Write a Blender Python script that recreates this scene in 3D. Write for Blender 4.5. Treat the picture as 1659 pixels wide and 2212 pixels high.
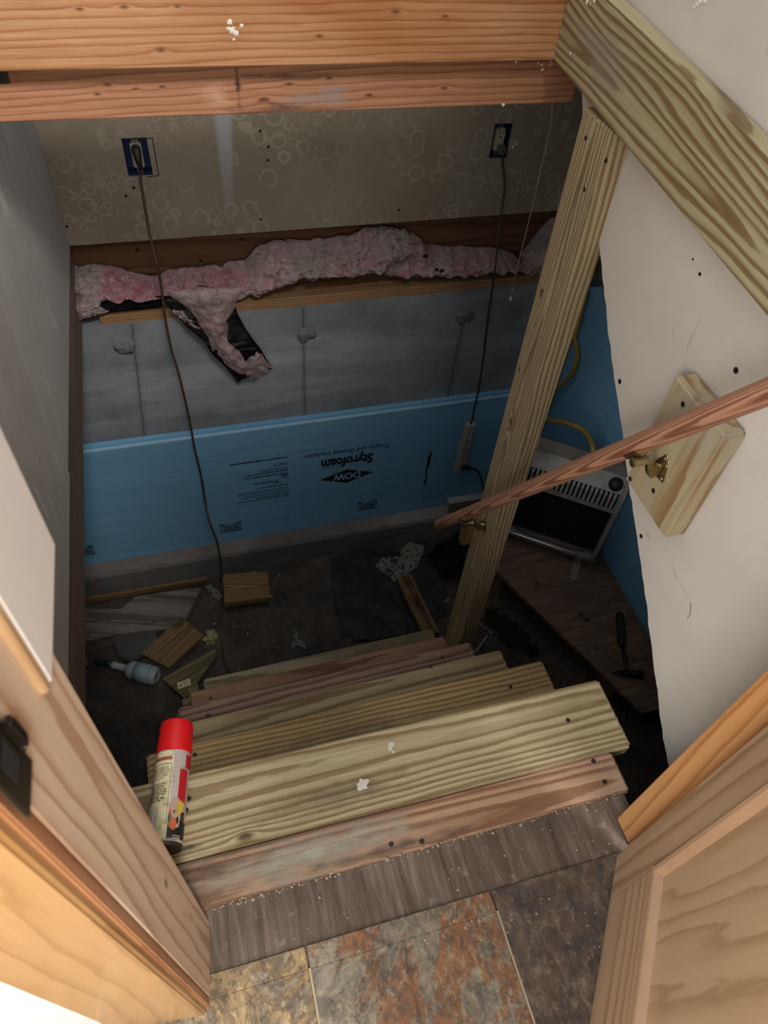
import bpy, bmesh, math, random
from mathutils import Vector, Matrix, noise as mnoise
random.seed(7)
for o in list(bpy.data.objects): bpy.data.objects.remove(o, do_unlink=True)
S = bpy.context.scene
COL = S.collection
# ------------------------------------------------------------------ camera
EYE = Vector((0, 0, 1.26))                    # floor of the room is z = 0, x runs along the treads, y into the stairwell
RT = Vector((0.96202139, -0.26418827, 0.06869787))
DN = Vector((-0.15950763, -0.748277, -0.64392457))
FW = Vector((0.22152235, 0.60851137, -0.76199853))
FPX = 1536.0
cam = bpy.data.cameras.new('camera')
camo = bpy.data.objects.new('camera', cam); COL.objects.link(camo)
up = -DN
camo.matrix_world = Matrix(((RT.x, up.x, -FW.x, EYE.x), (RT.y, up.y, -FW.y, EYE.y), (RT.z, up.z, -FW.z, EYE.z), (0, 0, 0, 1)))
cam.sensor_fit = 'VERTICAL'; cam.sensor_height = 24.0; cam.lens = FPX / 2212 * 24.0
cam.clip_start = 0.02
cam.dof.use_dof = True; cam.dof.focus_distance = 1.9; cam.dof.aperture_fstop = 6.0
S.camera = camo
# ------------------------------------------------------------------ world, lights, exposure
W = bpy.data.worlds.new('world'); S.world = W; W.use_nodes = True
W.node_tree.nodes['Background'].inputs[0].default_value = (0.93, 0.97, 1.0, 1)
W.node_tree.nodes['Background'].inputs[1].default_value = 1.35
def area(name, loc, target, sx, sy, power, col):
    l = bpy.data.lights.new(name, 'AREA'); l.shape = 'RECTANGLE'; l.size = sx; l.size_y = sy; l.energy = power; l.color = col
    o = bpy.data.objects.new(name, l); COL.objects.link(o); o.location = loc
    o.rotation_euler = (Vector(target) - Vector(loc)).to_track_quat('-Z', 'Y').to_euler()
    return o
area('window_daylight', (-2.0, -1.5, 1.7), (0.75, 0.7, 0.3), 1.4, 1.4, 58, (1.0, 0.98, 0.95))
area('window_daylight', (-0.2, -3.3, 1.6), (0.1, 1.4, 0.1), 1.5, 1.5, 48, (1.0, 0.98, 0.95))
area('overhead_fill', (0.70, -0.90, 2.65), (0.1, 1.7, -0.9), 1.1, 0.9, 275, (1.0, 0.97, 0.93))  # unseen overhead area light, added to fill the crawlspace
S.view_settings.view_transform = 'Standard'
try: S.view_settings.look = 'None'
except Exception: pass
S.view_settings.gamma = 1.0; S.view_settings.use_curve_mapping = False
S.view_settings.exposure = 0.0
# ------------------------------------------------------------------ geometry helpers
def ray(u, v): return RT * ((u - 829.5) / FPX) + DN * ((v - 1106.0) / FPX) + FW
def on(axis, u, v, val):
    r = ray(u, v); i = 'xyz'.index(axis); return EYE + r * ((val - EYE[i]) / r[i])
def onx(u, v, X): return on('x', u, v, X)
def ony(u, v, Y): return on('y', u, v, Y)
def onz(u, v, Z): return on('z', u, v, Z)
def lin(c):
    if isinstance(c, str): c = tuple(int(c[i:i+2], 16) for i in (0, 2, 4))
    return tuple((x/255/12.92 if x/255 <= .04045 else ((x/255+.055)/1.055)**2.4) for x in c) + (1.0,)
def wmat(o):
    return o.matrix_basis if o.parent is None else wmat(o.parent) @ o.matrix_parent_inverse @ o.matrix_basis
def setp(o, parent):
    if parent is not None:
        o.parent = parent; o.matrix_parent_inverse = wmat(parent).inverted()
def link(name, bm, mat, parent=None, M=None, smooth=False):
    me = bpy.data.meshes.new(name)
    bmesh.ops.recalc_face_normals(bm, faces=bm.faces[:])
    bm.to_mesh(me); bm.free()
    if smooth:
        for p in me.polygons: p.use_smooth = True
    if mat is not None:
        for m in (mat if isinstance(mat, (list, tuple)) else [mat]): me.materials.append(m)
    o = bpy.data.objects.new(name, me); COL.objects.link(o)
    if M is not None: o.matrix_basis = M
    setp(o, parent)
    return o
def tag(o, label, cat, group=None):
    o['label'] = label; o['category'] = cat
    if group: o['group'] = group
    return o
def struct(o): o['kind'] = 'structure'; return o
def empty(name, loc, rz=0):
    o = bpy.data.objects.new(name, None); COL.objects.link(o); o.empty_display_size = .05
    o.matrix_basis = Matrix.Translation(Vector(loc)) @ Matrix.Rotation(rz, 4, 'Z'); return o
def bm_box(bm, x0, x1, y0, y1, z0, z1):
    vs = [bm.verts.new((x, y, z)) for x in (x0, x1) for y in (y0, y1) for z in (z0, z1)]
    for f in ((0,1,3,2),(4,6,7,5),(0,4,5,1),(2,3,7,6),(0,2,6,4),(1,5,7,3)): bm.faces.new([vs[i] for i in f])
    return vs
def bevel(bm, w, seg=2):
    if w > 0: bmesh.ops.bevel(bm, geom=bm.edges[:], offset=w, segments=seg, affect='EDGES', clamp_overlap=True)
def frame(axis_l, axis_w, c):
    a = Vector(axis_l).normalized(); b = Vector(axis_w); b = (b - a * a.dot(b)).normalized(); n = a.cross(b)
    return Matrix(((a.x, b.x, n.x, c[0]), (a.y, b.y, n.y, c[1]), (a.z, b.z, n.z, c[2]), (0, 0, 0, 1)))
def board(name, x0, x1, y0, y1, z0, z1, grain, mat, bv=.002, parent=None, wide=None, seg=2):
    """axis aligned board whose local X is the grain, local Y its wide side"""
    d = {'x': x1-x0, 'y': y1-y0, 'z': z1-z0}; ax = {'x': (1,0,0), 'y': (0,1,0), 'z': (0,0,1)}
    rest = [k for k in 'xyz' if k != grain]
    if wide is None: wide = max(rest, key=lambda k: d[k])
    thin = [k for k in rest if k != wide][0]
    M = frame(ax[grain], ax[wide], ((x0+x1)/2, (y0+y1)/2, (z0+z1)/2))
    bm = bmesh.new(); bm_box(bm, -d[grain]/2, d[grain]/2, -d[wide]/2, d[wide]/2, -d[thin]/2, d[thin]/2); bevel(bm, bv, seg)
    return link(name, bm, mat, parent, M)
def plank(name, p0, p1, wdir, w, t, mat, bv=.002, parent=None, skew=(0, 0)):
    p0 = Vector(p0); p1 = Vector(p1); L = (p1-p0).length
    M = frame(p1-p0, wdir, (p0+p1)/2); bm = bmesh.new()
    vs = bm_box(bm, -L/2, L/2, -w/2, w/2, -t/2, t/2)
    for v in vs:
        k = skew[0] if v.co.x < 0 else skew[1]
        v.co.x += k * v.co.y
    bevel(bm, bv); return link(name, bm, mat, parent, M)
def bm_prism(bm, pts, n):
    """pts: closed list of Vector, n: extrusion Vector"""
    a = [bm.verts.new(p) for p in pts]; b = [bm.verts.new(Vector(p) + Vector(n)) for p in pts]
    bm.faces.new(a); bm.faces.new(b[::-1])
    for i in range(len(a)): bm.faces.new((a[i], b[i], b[(i+1) % len(a)], a[(i+1) % len(a)]))
def spline(pts, n=8):
    pts = [Vector(p) for p in pts]; out = []
    for i in range(len(pts)-1):
        p0 = pts[max(i-1, 0)]; p1 = pts[i]; p2 = pts[i+1]; p3 = pts[min(i+2, len(pts)-1)]
        for k in range(n):
            t = k/n
            out.append(.5*((2*p1)+(p2-p0)*t+(2*p0-5*p1+4*p2-p3)*t*t+(3*p1-p0-3*p2+p3)*t**3))
    out.append(pts[-1]); return out
def bm_tube(bm, path, r, seg=10, rr=None, sq=1.0):
    path = [Vector(p) for p in path]; rings = []; t = (path[1]-path[0]).normalized()
    n = t.orthogonal().normalized()
    for i, p in enumerate(path):
        t2 = (path[min(i+1, len(path)-1)] - path[max(i-1, 0)]).normalized()
        n = (n - t2*n.dot(t2)).normalized(); b = t2.cross(n); q = rr[i] if rr else r
        rings.append([bm.verts.new(p + (n*math.cos(a)*sq + b*math.sin(a))*q) for a in [2*math.pi*k/seg for k in range(seg)]])
    for i in range(len(rings)-1):
        for k in range(seg): bm.faces.new((rings[i][k], rings[i][(k+1) % seg], rings[i+1][(k+1) % seg], rings[i+1][k]))
    bm.faces.new(rings[0][::-1]); bm.faces.new(rings[-1])
def tube(name, path, r, mat, parent=None, seg=10, rr=None, M=None, sq=1.0):
    bm = bmesh.new(); bm_tube(bm, path, r, seg, rr, sq); return link(name, bm, mat, parent, M, True)
def bm_lathe(bm, prof, seg=28, ax='x', a0=0, a1=2*math.pi):
    """prof: list of (distance along axis, radius)"""
    full = abs(a1-a0-2*math.pi) < 1e-6; n = seg if full else seg+1; rings = []
    for h, r in prof:
        ring = []
        for k in range(n):
            a = a0 + (a1-a0)*k/seg; c, s = math.cos(a)*r, math.sin(a)*r
            ring.append(bm.verts.new({'x': (h, c, s), 'y': (c, h, s), 'z': (c, s, h)}[ax]))
        rings.append(ring)
    for i in range(len(rings)-1):
        for k in range(n if full else n-1): bm.faces.new((rings[i][k], rings[i][(k+1) % n], rings[i+1][(k+1) % n], rings[i+1][k]))
    if full:
        if prof[0][1] > 1e-5: bm.faces.new(rings[0][::-1])
        if prof[-1][1] > 1e-5: bm.faces.new(rings[-1])
def lathe(name, prof, mat, parent=None, M=None, seg=28, ax='x', a0=0, a1=2*math.pi, smooth=True):
    bm = bmesh.new(); bm_lathe(bm, prof, seg, ax, a0, a1); o = link(name, bm, mat, parent, M, smooth)
    return o
def fbm(p, s, o=4): return mnoise.fractal(Vector(p)*s, 1.0, 2.0, o)
def autosmooth(o, deg=40):
    me = o.data
    for p in me.polygons: p.use_smooth = True
    bm = bmesh.new(); bm.from_mesh(me)
    for e in bm.edges:
        if len(e.link_faces) == 2 and e.calc_face_angle(0) > math.radians(deg): e.smooth = False
    bm.to_mesh(me); bm.free()
# ------------------------------------------------------------------ material helpers
class NT:
    def __init__(s, name):
        s.m = bpy.data.materials.new(name); s.m.use_nodes = True; s.t = s.m.node_tree; s.b = s.t.nodes['Principled BSDF']
    def n(s, ty, **kw):
        x = s.t.nodes.new(ty)
        for k, v in kw.items(): setattr(x, k, v)
        return x
    def put(s, sock, v):
        if isinstance(v, bpy.types.NodeSocket): s.t.links.new(v, sock)
        elif v is not None: sock.default_value = v
    def math(s, op, a, b=None, c=None, clamp=False):
        x = s.n('ShaderNodeMath', operation=op); x.use_clamp = clamp
        s.put(x.inputs[0], a); s.put(x.inputs[1], b); s.put(x.inputs[2], c); return x.outputs[0]
    def coord(s, kind='Object'): return s.n('ShaderNodeTexCoord').outputs[kind]
    def sep(s, v):
        x = s.n('ShaderNodeSeparateXYZ'); s.put(x.inputs[0], v); return x.outputs
    def comb(s, a, b, c):
        x = s.n('ShaderNodeCombineXYZ'); s.put(x.inputs[0], a); s.put(x.inputs[1], b); s.put(x.inputs[2], c); return x.outputs[0]
    def map(s, v, scale=(1,1,1), loc=(0,0,0), rot=(0,0,0)):
        x = s.n('ShaderNodeMapping'); s.put(x.inputs[0], v); x.inputs[1].default_value = loc; x.inputs[2].default_value = rot; x.inputs[3].default_value = scale; return x.outputs[0]
    def noise(s, v, scale=1, detail=3, rough=.5, dist=0):
        x = s.n('ShaderNodeTexNoise'); s.put(x.inputs['Vector'], v); x.inputs['Scale'].default_value = scale; x.inputs['Detail'].default_value = detail
        x.inputs['Roughness'].default_value = rough; x.inputs['Distortion'].default_value = dist; return x.outputs['Fac']
    def vor(s, v, scale=1, feature='F1', out='Distance'):
        x = s.n('ShaderNodeTexVoronoi', feature=feature); s.put(x.inputs['Vector'], v); x.inputs['Scale'].default_value = scale; return x.outputs[out]
    def ramp(s, fac, stops, interp='LINEAR'):
        x = s.n('ShaderNodeValToRGB'); s.put(x.inputs[0], fac); cr = x.color_ramp; cr.interpolation = interp
        while len(cr.elements) < len(stops): cr.elements.new(1.0)
        for e, (p, c) in zip(cr.elements, stops):
            e.position = p; e.color = c if not isinstance(c, (int, float)) else (c, c, c, 1)
        return x.outputs[0]
    def mix(s, fac, a, b, mode='MIX'):
        x = s.n('ShaderNodeMix', data_type='RGBA', blend_type=mode); s.put(x.inputs[0], fac); s.put(x.inputs[6], a); s.put(x.inputs[7], b); return x.outputs[2]
    def bump(s, h, strength=.3, dist=.002):
        x = s.n('ShaderNodeBump'); s.put(x.inputs['Height'], h); x.inputs['Strength'].default_value = strength; x.inputs['Distance'].default_value = dist
        s.t.links.new(x.outputs[0], s.b.inputs['Normal'])
    def done(s, col=None, rough=.6, metal=0, spec=.5):
        s.put(s.b.inputs['Base Color'], col); s.put(s.b.inputs['Roughness'], rough); s.put(s.b.inputs['Metallic'], metal); s.b.inputs['Specular IOR Level'].default_value = spec
        return s.m
def plain(name, c, rough=.5, metal=0, spec=.5, var=.12, scale=40):
    t = NT(name); f = t.noise(t.coord(), scale, 3)
    c = lin(c); d = tuple(x*(1-var*2) for x in c[:3]) + (1,)
    return t.done(t.mix(f, d, tuple(min(1, x*(1+var)) for x in c[:3]) + (1,)), rough, metal, spec)
def wood(name, light, dark, freq=55, v0=0., w0=-.05, taper=.03, warp=.012, knots=(), rough=.65, fibre=.22, stain=None, seed=0., sharp=.72, spec=.3, bump=.35, tint=None, patches=()):
    """growth rings cut along local X; v across the wide side; knots: (u, v, radius)"""
    t = NT(name); p = t.coord(); u, v, w = t.sep(p)
    n1 = t.noise(t.map(p, (1.6, 9, 9), (seed, seed*2, 0)), 1, 2)
    n2 = t.noise(t.map(p, (9, 60, 60), (seed, 3, 0)), 1, 3, .6)
    n3 = t.noise(t.map(p, (.8, 16, 16), (seed, 7, 0)), 1, 2)
    vv = t.math('ADD', t.math('SUBTRACT', v, v0), t.math('MULTIPLY', t.math('SUBTRACT', n1, .5), warp*2))
    ww = t.math('SUBTRACT', w, w0)
    r = t.math('SQRT', t.math('ADD', t.math('MULTIPLY', vv, vv), t.math('MULTIPLY', ww, ww)))
    r = t.math('ADD', r, t.math('MULTIPLY', u, taper))
    r = t.math('ADD', r, t.math('MULTIPLY', t.math('SUBTRACT', n2, .5), .55/freq))
    r = t.math('ADD', r, t.math('MULTIPLY', t.math('SUBTRACT', n3, .5), 2.2/freq))
    spot = None
    for ku, kv, kr in knots:
        du = t.math('MULTIPLY', t.math('SUBTRACT', u, ku), .42); dv = t.math('SUBTRACT', v, kv)
        d = t.math('DIVIDE', t.math('SQRT', t.math('ADD', t.math('MULTIPLY', du, du), t.math('MULTIPLY', dv, dv))), kr)
        g = t.math('DIVIDE', kr*1.6, t.math('ADD', 1.0, t.math('MULTIPLY', d, d)))
        r = t.math('ADD', r, g)
        s1 = t.math('SUBTRACT', 1.05, d, clamp=True)
        spot = s1 if spot is None else t.math('MAXIMUM', spot, s1)
    ph = t.math('FRACT', t.math('MULTIPLY', r, freq))
    L, D = lin(light), lin(dark)
    def mx(k): return tuple(a*(1-k)+b*k for a, b in zip(L, D))
    ring = t.ramp(ph, [(0, mx(.08)), (.12, L), (sharp*.6, mx(.12)), (sharp*.9, mx(.5)), (min(.93, sharp+.08), D), (.96, mx(.8)), (1, mx(.08))])
    fib = t.noise(t.map(p, (7, 260, 260)), 1, 3, .6); fib2 = t.noise(t.map(p, (24, 900, 900)), 1, 2)
    fm = t.math('ADD', t.math('MULTIPLY', fib, .65), t.math('MULTIPLY', fib2, .35))
    col = t.mix(t.math('MULTIPLY', t.ramp(fm, [(.36, 0), (.68, 1)]), fibre*2.2, clamp=True), ring, (.45, .36, .28, 1), 'MULTIPLY')
    big = t.noise(t.map(p, (2.2, 7, 7), (seed*3, 1, 0)), 1, 3)
    if tint: col = t.mix(t.ramp(big, [(.42, 0), (.66, 1)]), col, lin(tint), 'MULTIPLY')
    if stain:
        sc, amt, lo = stain
        f = t.noise(t.map(p, (5, 14, 14), (seed+5, 0, 0)), 1, 5, .65)
        f2 = t.noise(t.map(p, (14, 120, 120)), 1, 3)
        f = t.math('ADD', t.math('MULTIPLY', f, .7), t.math('MULTIPLY', f2, .3))
        col = t.mix(t.math('MULTIPLY', t.ramp(f, [(lo, 0), (lo+.16, 1)]), amt), col, lin(sc))
    for pu, pv, ru, rv, pc, amt in patches:      # worn or stained places: centre, radii, colour
        du = t.math('DIVIDE', t.math('SUBTRACT', u, pu), ru); dv = t.math('DIVIDE', t.math('SUBTRACT', v, pv), rv)
        d = t.math('SQRT', t.math('ADD', t.math('MULTIPLY', du, du), t.math('MULTIPLY', dv, dv)))
        nn = t.noise(t.map(p, (20, 70, 70), (seed, pu*9, 0)), 1, 4, .65)
        f = t.math('SUBTRACT', t.math('ADD', 1.0, t.math('MULTIPLY', t.math('SUBTRACT', nn, .5), 2.4)), d, clamp=True)
        col = t.mix(t.math('MULTIPLY', f, amt, clamp=True), col, lin(pc))
    if spot is not None: col = t.mix(t.ramp(spot, [(.0, 0), (.4, .55), (.8, .85)]), col, t.mix(spot, tuple(x*.6 for x in D[:3])+(1,), tuple(x*.16 for x in D[:3])+(1,)))
    t.bump(t.math('ADD', t.math('MULTIPLY', ph, .5), fib), bump, .0012)
    return t.done(col, rough, 0, spec)
# ------------------------------------------------------------------ surfaces
def drywall(name, c, dark, streak=None, rings=False, marks=False, dirty=.35, shade=1.0):
    t = NT(name); p = t.coord()
    f = t.noise(p, 3.2, 4, .6); f2 = t.noise(p, 26, 5, .65); f3 = t.noise(p, 300, 2)
    col = t.mix(t.math('MULTIPLY', t.ramp(f, [(.35, 0), (.7, 1)]), dirty), lin(c), lin(dark))
    col = t.mix(t.math('MULTIPLY', t.ramp(f2, [(.5, 0), (.75, 1)]), .22), col, lin(dark))
    if rings:       # mould and water rings
        wp = t.n('ShaderNodeVectorMath', operation='ADD'); t.put(wp.inputs[0], p)
        nz = t.n('ShaderNodeTexNoise'); t.put(nz.inputs['Vector'], p); nz.inputs['Scale'].default_value = 16
        sc = t.n('ShaderNodeVectorMath', operation='SCALE'); t.put(sc.inputs[0], nz.outputs['Color']); sc.inputs[3].default_value = .018
        t.t.links.new(sc.outputs[0], wp.inputs[1])
        for scl, m0 in ((15, .46), (27, .50)):
            d = t.vor(wp.outputs[0], scl); rg = t.ramp(d, [(.30, 0), (.36, 1), (.40, .8), (.46, 0)])
            msk = t.ramp(t.noise(t.map(p, (1, 1, 1), (scl, 0, 4)), 4.5, 2), [(m0-.04, 0), (m0+.1, 1)])
            col = t.mix(t.math('MULTIPLY', t.math('MULTIPLY', rg, msk), .5), col, lin('bdb59f'))
    if rings:       # pale light streak painted into the colour, fading out towards its lower end
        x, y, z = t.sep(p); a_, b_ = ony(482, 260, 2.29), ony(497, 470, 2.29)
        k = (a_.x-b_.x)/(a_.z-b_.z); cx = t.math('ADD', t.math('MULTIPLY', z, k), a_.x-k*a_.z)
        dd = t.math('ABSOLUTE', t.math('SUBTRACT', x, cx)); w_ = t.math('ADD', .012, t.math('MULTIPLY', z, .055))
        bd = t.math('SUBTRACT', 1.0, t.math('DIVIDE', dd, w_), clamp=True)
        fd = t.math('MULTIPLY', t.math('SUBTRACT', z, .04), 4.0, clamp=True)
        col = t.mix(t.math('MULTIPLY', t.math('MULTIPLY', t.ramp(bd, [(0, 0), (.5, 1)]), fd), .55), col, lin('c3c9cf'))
    if streak:      # trowel streaks and scuffs of joint compound
        g = t.noise(t.map(p, (1, 30, 6), (0, 0, 2), (.5, 0, 0)), 1, 4, .7)
        msk = t.ramp(t.noise(p, 5, 3), [(.42, 0), (.6, 1)])
        col = t.mix(t.math('MULTIPLY', t.math('MULTIPLY', t.ramp(g, [(.58, 0), (.66, 1)]), msk), .5), col, lin(streak))
    h = t.math('ADD', t.math('MULTIPLY', f3, .35), f2)
    if marks:       # hairline scrapes
        dd = t.vor(t.map(p, (1, 1, .6), (.3, .7, .2)), 9, 'DISTANCE_TO_EDGE')
        ln = t.ramp(dd, [(0, 1), (.018, .6), (.035, 0)]); msk = t.ramp(t.noise(p, 6, 4, .7), [(.60, 0), (.66, 1)])
        col = t.mix(t.math('MULTIPLY', t.math('MULTIPLY', ln, msk), .45), col, lin('6f6860'))
    t.bump(h, .22, .0015)
    return t.done(col, .85, 0, .2)
M_dry_back = drywall('drywall_stains_light_streak', '9d9280', '80745f', rings=True, dirty=.6)
M_dry_left = drywall('drywall_scuffed', 'a9a6a1', '918e89', streak='d0cdc7', dirty=.5)
M_dry_right = drywall('drywall_pale', 'd3ccc2', 'c0b5a6', marks=True, dirty=.5)
M_paint = drywall('painted_wall', 'c3c0bc', 'b3afaa', dirty=.4)
M_paper = plain('drywall_paper_edge', '8a6b4a', .9)
M_gap = plain('dark_gap', '14110e', .9)
M_hole = plain('hole_black', '0c0a0a', .9)
def concrete(name, c, dk, lt, cracks=()):
    t = NT(name); p = t.coord(); x, y, z = t.sep(p)
    f = t.noise(p, 4, 6, .65); f2 = t.noise(p, 45, 4, .7); f3 = t.noise(p, 160, 2); band = t.noise(t.map(p, (.7, .7, 5)), 1, 4, .6)
    col = t.mix(t.ramp(f, [(.3, 0), (.7, 1)]), lin(c), lin(dk))
    col = t.mix(t.math('MULTIPLY', t.ramp(band, [(.5, 0), (.68, 1)]), .6), col, lin(lt))
    col = t.mix(t.math('MULTIPLY', t.ramp(f2, [(.56, 0), (.72, 1)]), .45), col, lin(dk))
    vp = t.vor(p, 60); col = t.mix(t.ramp(vp, [(.0, 1), (.09, .8), (.13, 0)]), col, tuple(a*.35 for a in lin(dk)[:3])+(1,))
    for cx, slope, z0, z1 in cracks:
        wob = t.math('MULTIPLY', t.math('SUBTRACT', t.noise(t.comb(0., 0., t.math('MULTIPLY', z, 14)), 1, 3), .5), .010)
        d = t.math('ABSOLUTE', t.math('ADD', t.math('SUBTRACT', x, t.math('ADD', t.math('MULTIPLY', z, slope), cx)), wob))
        inside = t.math('MULTIPLY', t.math('GREATER_THAN', z, z0), t.math('LESS_THAN', z, z1))
        col = t.mix(t.math('MULTIPLY', t.ramp(d, [(0, .6), (.002, .45), (.005, 0)]), inside), col, lin('33363a'))
        col = t.mix(t.math('MULTIPLY', t.ramp(d, [(0, .25), (.02, 0)]), inside), col, lin('3c3f43'))
    t.bump(t.math('ADD', t.math('ADD', f2, t.math('MULTIPLY', f3, .4)), t.math('MULTIPLY', f, 1.5)), .5, .006)
    return t.done(col, .9, 0, .25)
def crk(u0, v0, u1, v1):
    a, b = ony(u0, v0, 2.2), ony(u1, v1, 2.2); k = (a.x-b.x)/(a.z-b.z); return (a.x-k*a.z, k, b.z, a.z)
M_conc = concrete('foundation_concrete', '93979a', '72767a', 'babdbe', (crk(285, 700, 312, 945), crk(655, 665, 658, 905), crk(1000, 700, 966, 862)))
M_conc_patch = concrete('tie_patch_concrete', '7f8284', '5a5d61', '999b9c')
M_foot = concrete('footing_concrete', '7b7772', '5d5b5c', '958f88')
M_foot_top = concrete('footing_rough_top', '857c74', '655d57', 'a79d92')
def dirt():
    t = NT('crawlspace_dirt'); p = t.coord(); f = t.noise(p, 7, 6, .7); f2 = t.noise(p, 70, 4, .7)
    col = t.ramp(f, [(.3, lin('393431')), (.55, lin('514a44')), (.8, lin('736659'))])
    vp = t.vor(p, 42); msk = t.ramp(t.noise(p, 5, 2), [(.5, 0), (.62, 1)])
    col = t.mix(t.math('MULTIPLY', t.ramp(vp, [(.06, 1), (.12, 0)]), msk), col, lin('8d8376'))
    t.bump(t.math('ADD', f, f2), .7, .01); return t.done(col, .95, 0, .1)
M_dirt = dirt()
M_sheet = plain('black_ground_sheet', '4e4d4c', .55, 0, .35, .2, 9)
def slate(name, stops, sc, seed, light='bfae90', lightamt=.4):
    t = NT(name); p = t.map(t.coord(), (1, 1, 1), (seed, seed*1.7, 0))
    f = t.noise(t.map(p, (1, .8, 1)), sc, 8, .72, 1.4)
    col = t.ramp(f, [(a, lin(c)) for a, c in stops])
    g0 = t.noise(p, 26, 5, .75, .5); col = t.mix(t.math('MULTIPLY', t.ramp(g0, [(.46, 0), (.6, 1)]), .55), col, lin('4a423b'))
    g = t.noise(t.map(p, (1, .55, 1), (0, 0, 0), (0, 0, .3)), 95, 5, .8); col = t.mix(t.math('MULTIPLY', t.ramp(g, [(.47, 0), (.62, 1)]), .6), col, lin('2f2822'))
    g2 = t.noise(t.map(p, (1, .6, 1), (3, 0, 0), (0, 0, .4)), 75, 6, .8); col = t.mix(t.math('MULTIPLY', t.ramp(g2, [(.53, 0), (.63, 1)]), lightamt), col, lin(light))
    d = t.vor(t.map(p, (1, 1, 1), (.2, 0, 0)), 4.2, 'DISTANCE_TO_EDGE'); dn = t.math('ADD', d, t.math('MULTIPLY', t.math('SUBTRACT', t.noise(p, 24, 4), .5), .14))
    col = t.mix(t.math('MULTIPLY', t.ramp(dn, [(0, 1), (.012, 0)]), .4), col, lin('2e241c'))
    t.bump(t.math('ADD', f, t.math('MULTIPLY', g, .3)), .35, .003)
    return t.done(col, .42, 0, .4)
M_tile = [slate('slate_tile_tan', [(.34, '57504a'), (.42, '8a7558'), (.48, '9c8258'), (.53, '6f5a41'), (.6, '8f8069')], 9, 1., 'c2ae84', .5),
          slate('slate_tile_rust', [(.36, '6b645b'), (.43, '8f8570'), (.475, '7d5a40'), (.50, '8f6038'), (.53, '7c4f36'), (.56, '857a66'), (.63, '7a6f60'), (.7, '7b5234')], 5, 4.2, 'b9a78a', .35),
          slate('slate_tile_dark', [(.34, '39332f'), (.45, '4b4039'), (.52, '594639'), (.6, '6b5d4f'), (.7, '403835')], 13, 9., '9d8d76', .35)]
M_grout = plain('pale_grout', 'b3a284', .9)
# woods
def kn(c, Y, px): return [((lambda p: (p.x-c[0], p.z-c[1], r*.68))(ony(u, v, Y))) for u, v, r in px]
def pat(c, Y, px): return [((lambda p: (p.x-c[0], p.z-c[1], ru, rv, col_, a))(ony(u, v, Y))) for u, v, ru, rv, col_, a in px]
C1, C2 = (.234, .942), (.234, .8495)
M_fir1 = wood('fir_beam_orange', 'bb8f68', 'a06b42', 95, .10, -.10, .012, .012, kn(C1, 1.327, ((172, 20, .005), (268, 15, .006), (383, 14, .0045), (347, 108, .007), (690, 78, .005), (855, 25, .007), (962, 35, .004))), .6, .22, None, 1., .8, tint='dcbb98')
M_fir2 = wood('fir_beam_stained', 'b58463', '93624a', 110, .02, -.06, .02, .014, kn(C2, 1.367, ((232, 183, .006), (210, 203, .005), (293, 192, .004), (350, 187, .004), (570, 215, .008), (625, 182, .006), (711, 168, .006), (797, 205, .005), (960, 190, .006))), .6, .25, ('6f655e', .4, .60), 3., .8,
    patches=pat(C2, 1.367, ((513, 178, .006, .05, '1d1612', .9), (620, 163, .10, .006, '2a1f19', .75), (665, 212, .07, .016, '8d8580', .75), (600, 236, .10, .012, '3a2d26', .7), (470, 210, .03, .03, 'cfae8d', .5), (720, 205, .03, .02, '8a8584', .7))))
M_diag = wood('treated_stringer', 'b7ad88', '7f6645', 75, -.02, .030, .045, .030, [], .6, .2, ('9a8f88', .45, .55), 6., .6, patches=((-.4, .0, .12, .05, '8d8078', .6),))
XJ = .7165
PC = (XJ/.666 + XJ/.607)/2, (-1.6 + .82)/2
M_post = wood('treated_post', 'bcae8c', '8a7150', 130, .0, .045, .022, .014, [((lambda p: (p.z-PC[1], p.y-PC[0], r))(onx(u, v, XJ))) for u, v, r in ((1172, 628, .006), (1215, 690, .007), (1158, 692, .004), (1124, 790, .004), (1105, 905, .009), (978, 1340, .006))], .6, .2, None, 2., .6)
TREADS = []
def tw(i, l, d, fr, v0, w0, kn=(), st=None, pt=(), wp=.01, sh=.62):
    m = wood('tread_wood_%s' % 'abcdefgh'[i], l, d, fr, v0, w0, .012, wp, kn, .62, .22, st, 3.3*i+1, sh, .3, .5, patches=pt); TREADS.append(m)
tw(0, 'beb18d', '8a7550', 115, .03, -.035, [(-.25, -.055, .008)], ('7c6648', .35, .54), [(-.1, -.03, .18, .03, '6f5c45', .55), (-.345, -.052, .026, .006, '43342a', 1.0), (-.05, -.02, .10, .02, '5d4d3c', .5)])
tw(1, 'b7967a', '845d44', 125, -.02, -.05, (), ('8d8981', .35, .52), [(-.15, .0, .24, .05, '7b7a70', .85), (-.32, -.02, .10, .035, '6a5240', .8), (-.12, .005, .2, .018, 'a8a592', .85), (.0, -.025, .2, .012, '40342b', .8), (-.3, .02, .12, .02, '4a3628', .7)])
tw(2, 'b09a6c', '86683f', 75, -.01, .03, (), ('5f5340', .45, .53), [(-.02, .0, .2, .04, '584c37', .6)], .02)
tw(3, 'aa9b78', '776342', 130, .05, -.05, (), ('5b5345', .3, .55))
tw(4, '9d8270', '6b5044', 150, .06, -.06)
tw(5, '9c7863', '674535', 110, .05, -.05)
tw(6, 'a3977b', '74674e', 90, .04, -.06, (), ('4c4538', .5, .55))
M_str = wood('stringer_wood', '7d7350', '5c5238', 60, 0, -.05)
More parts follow.
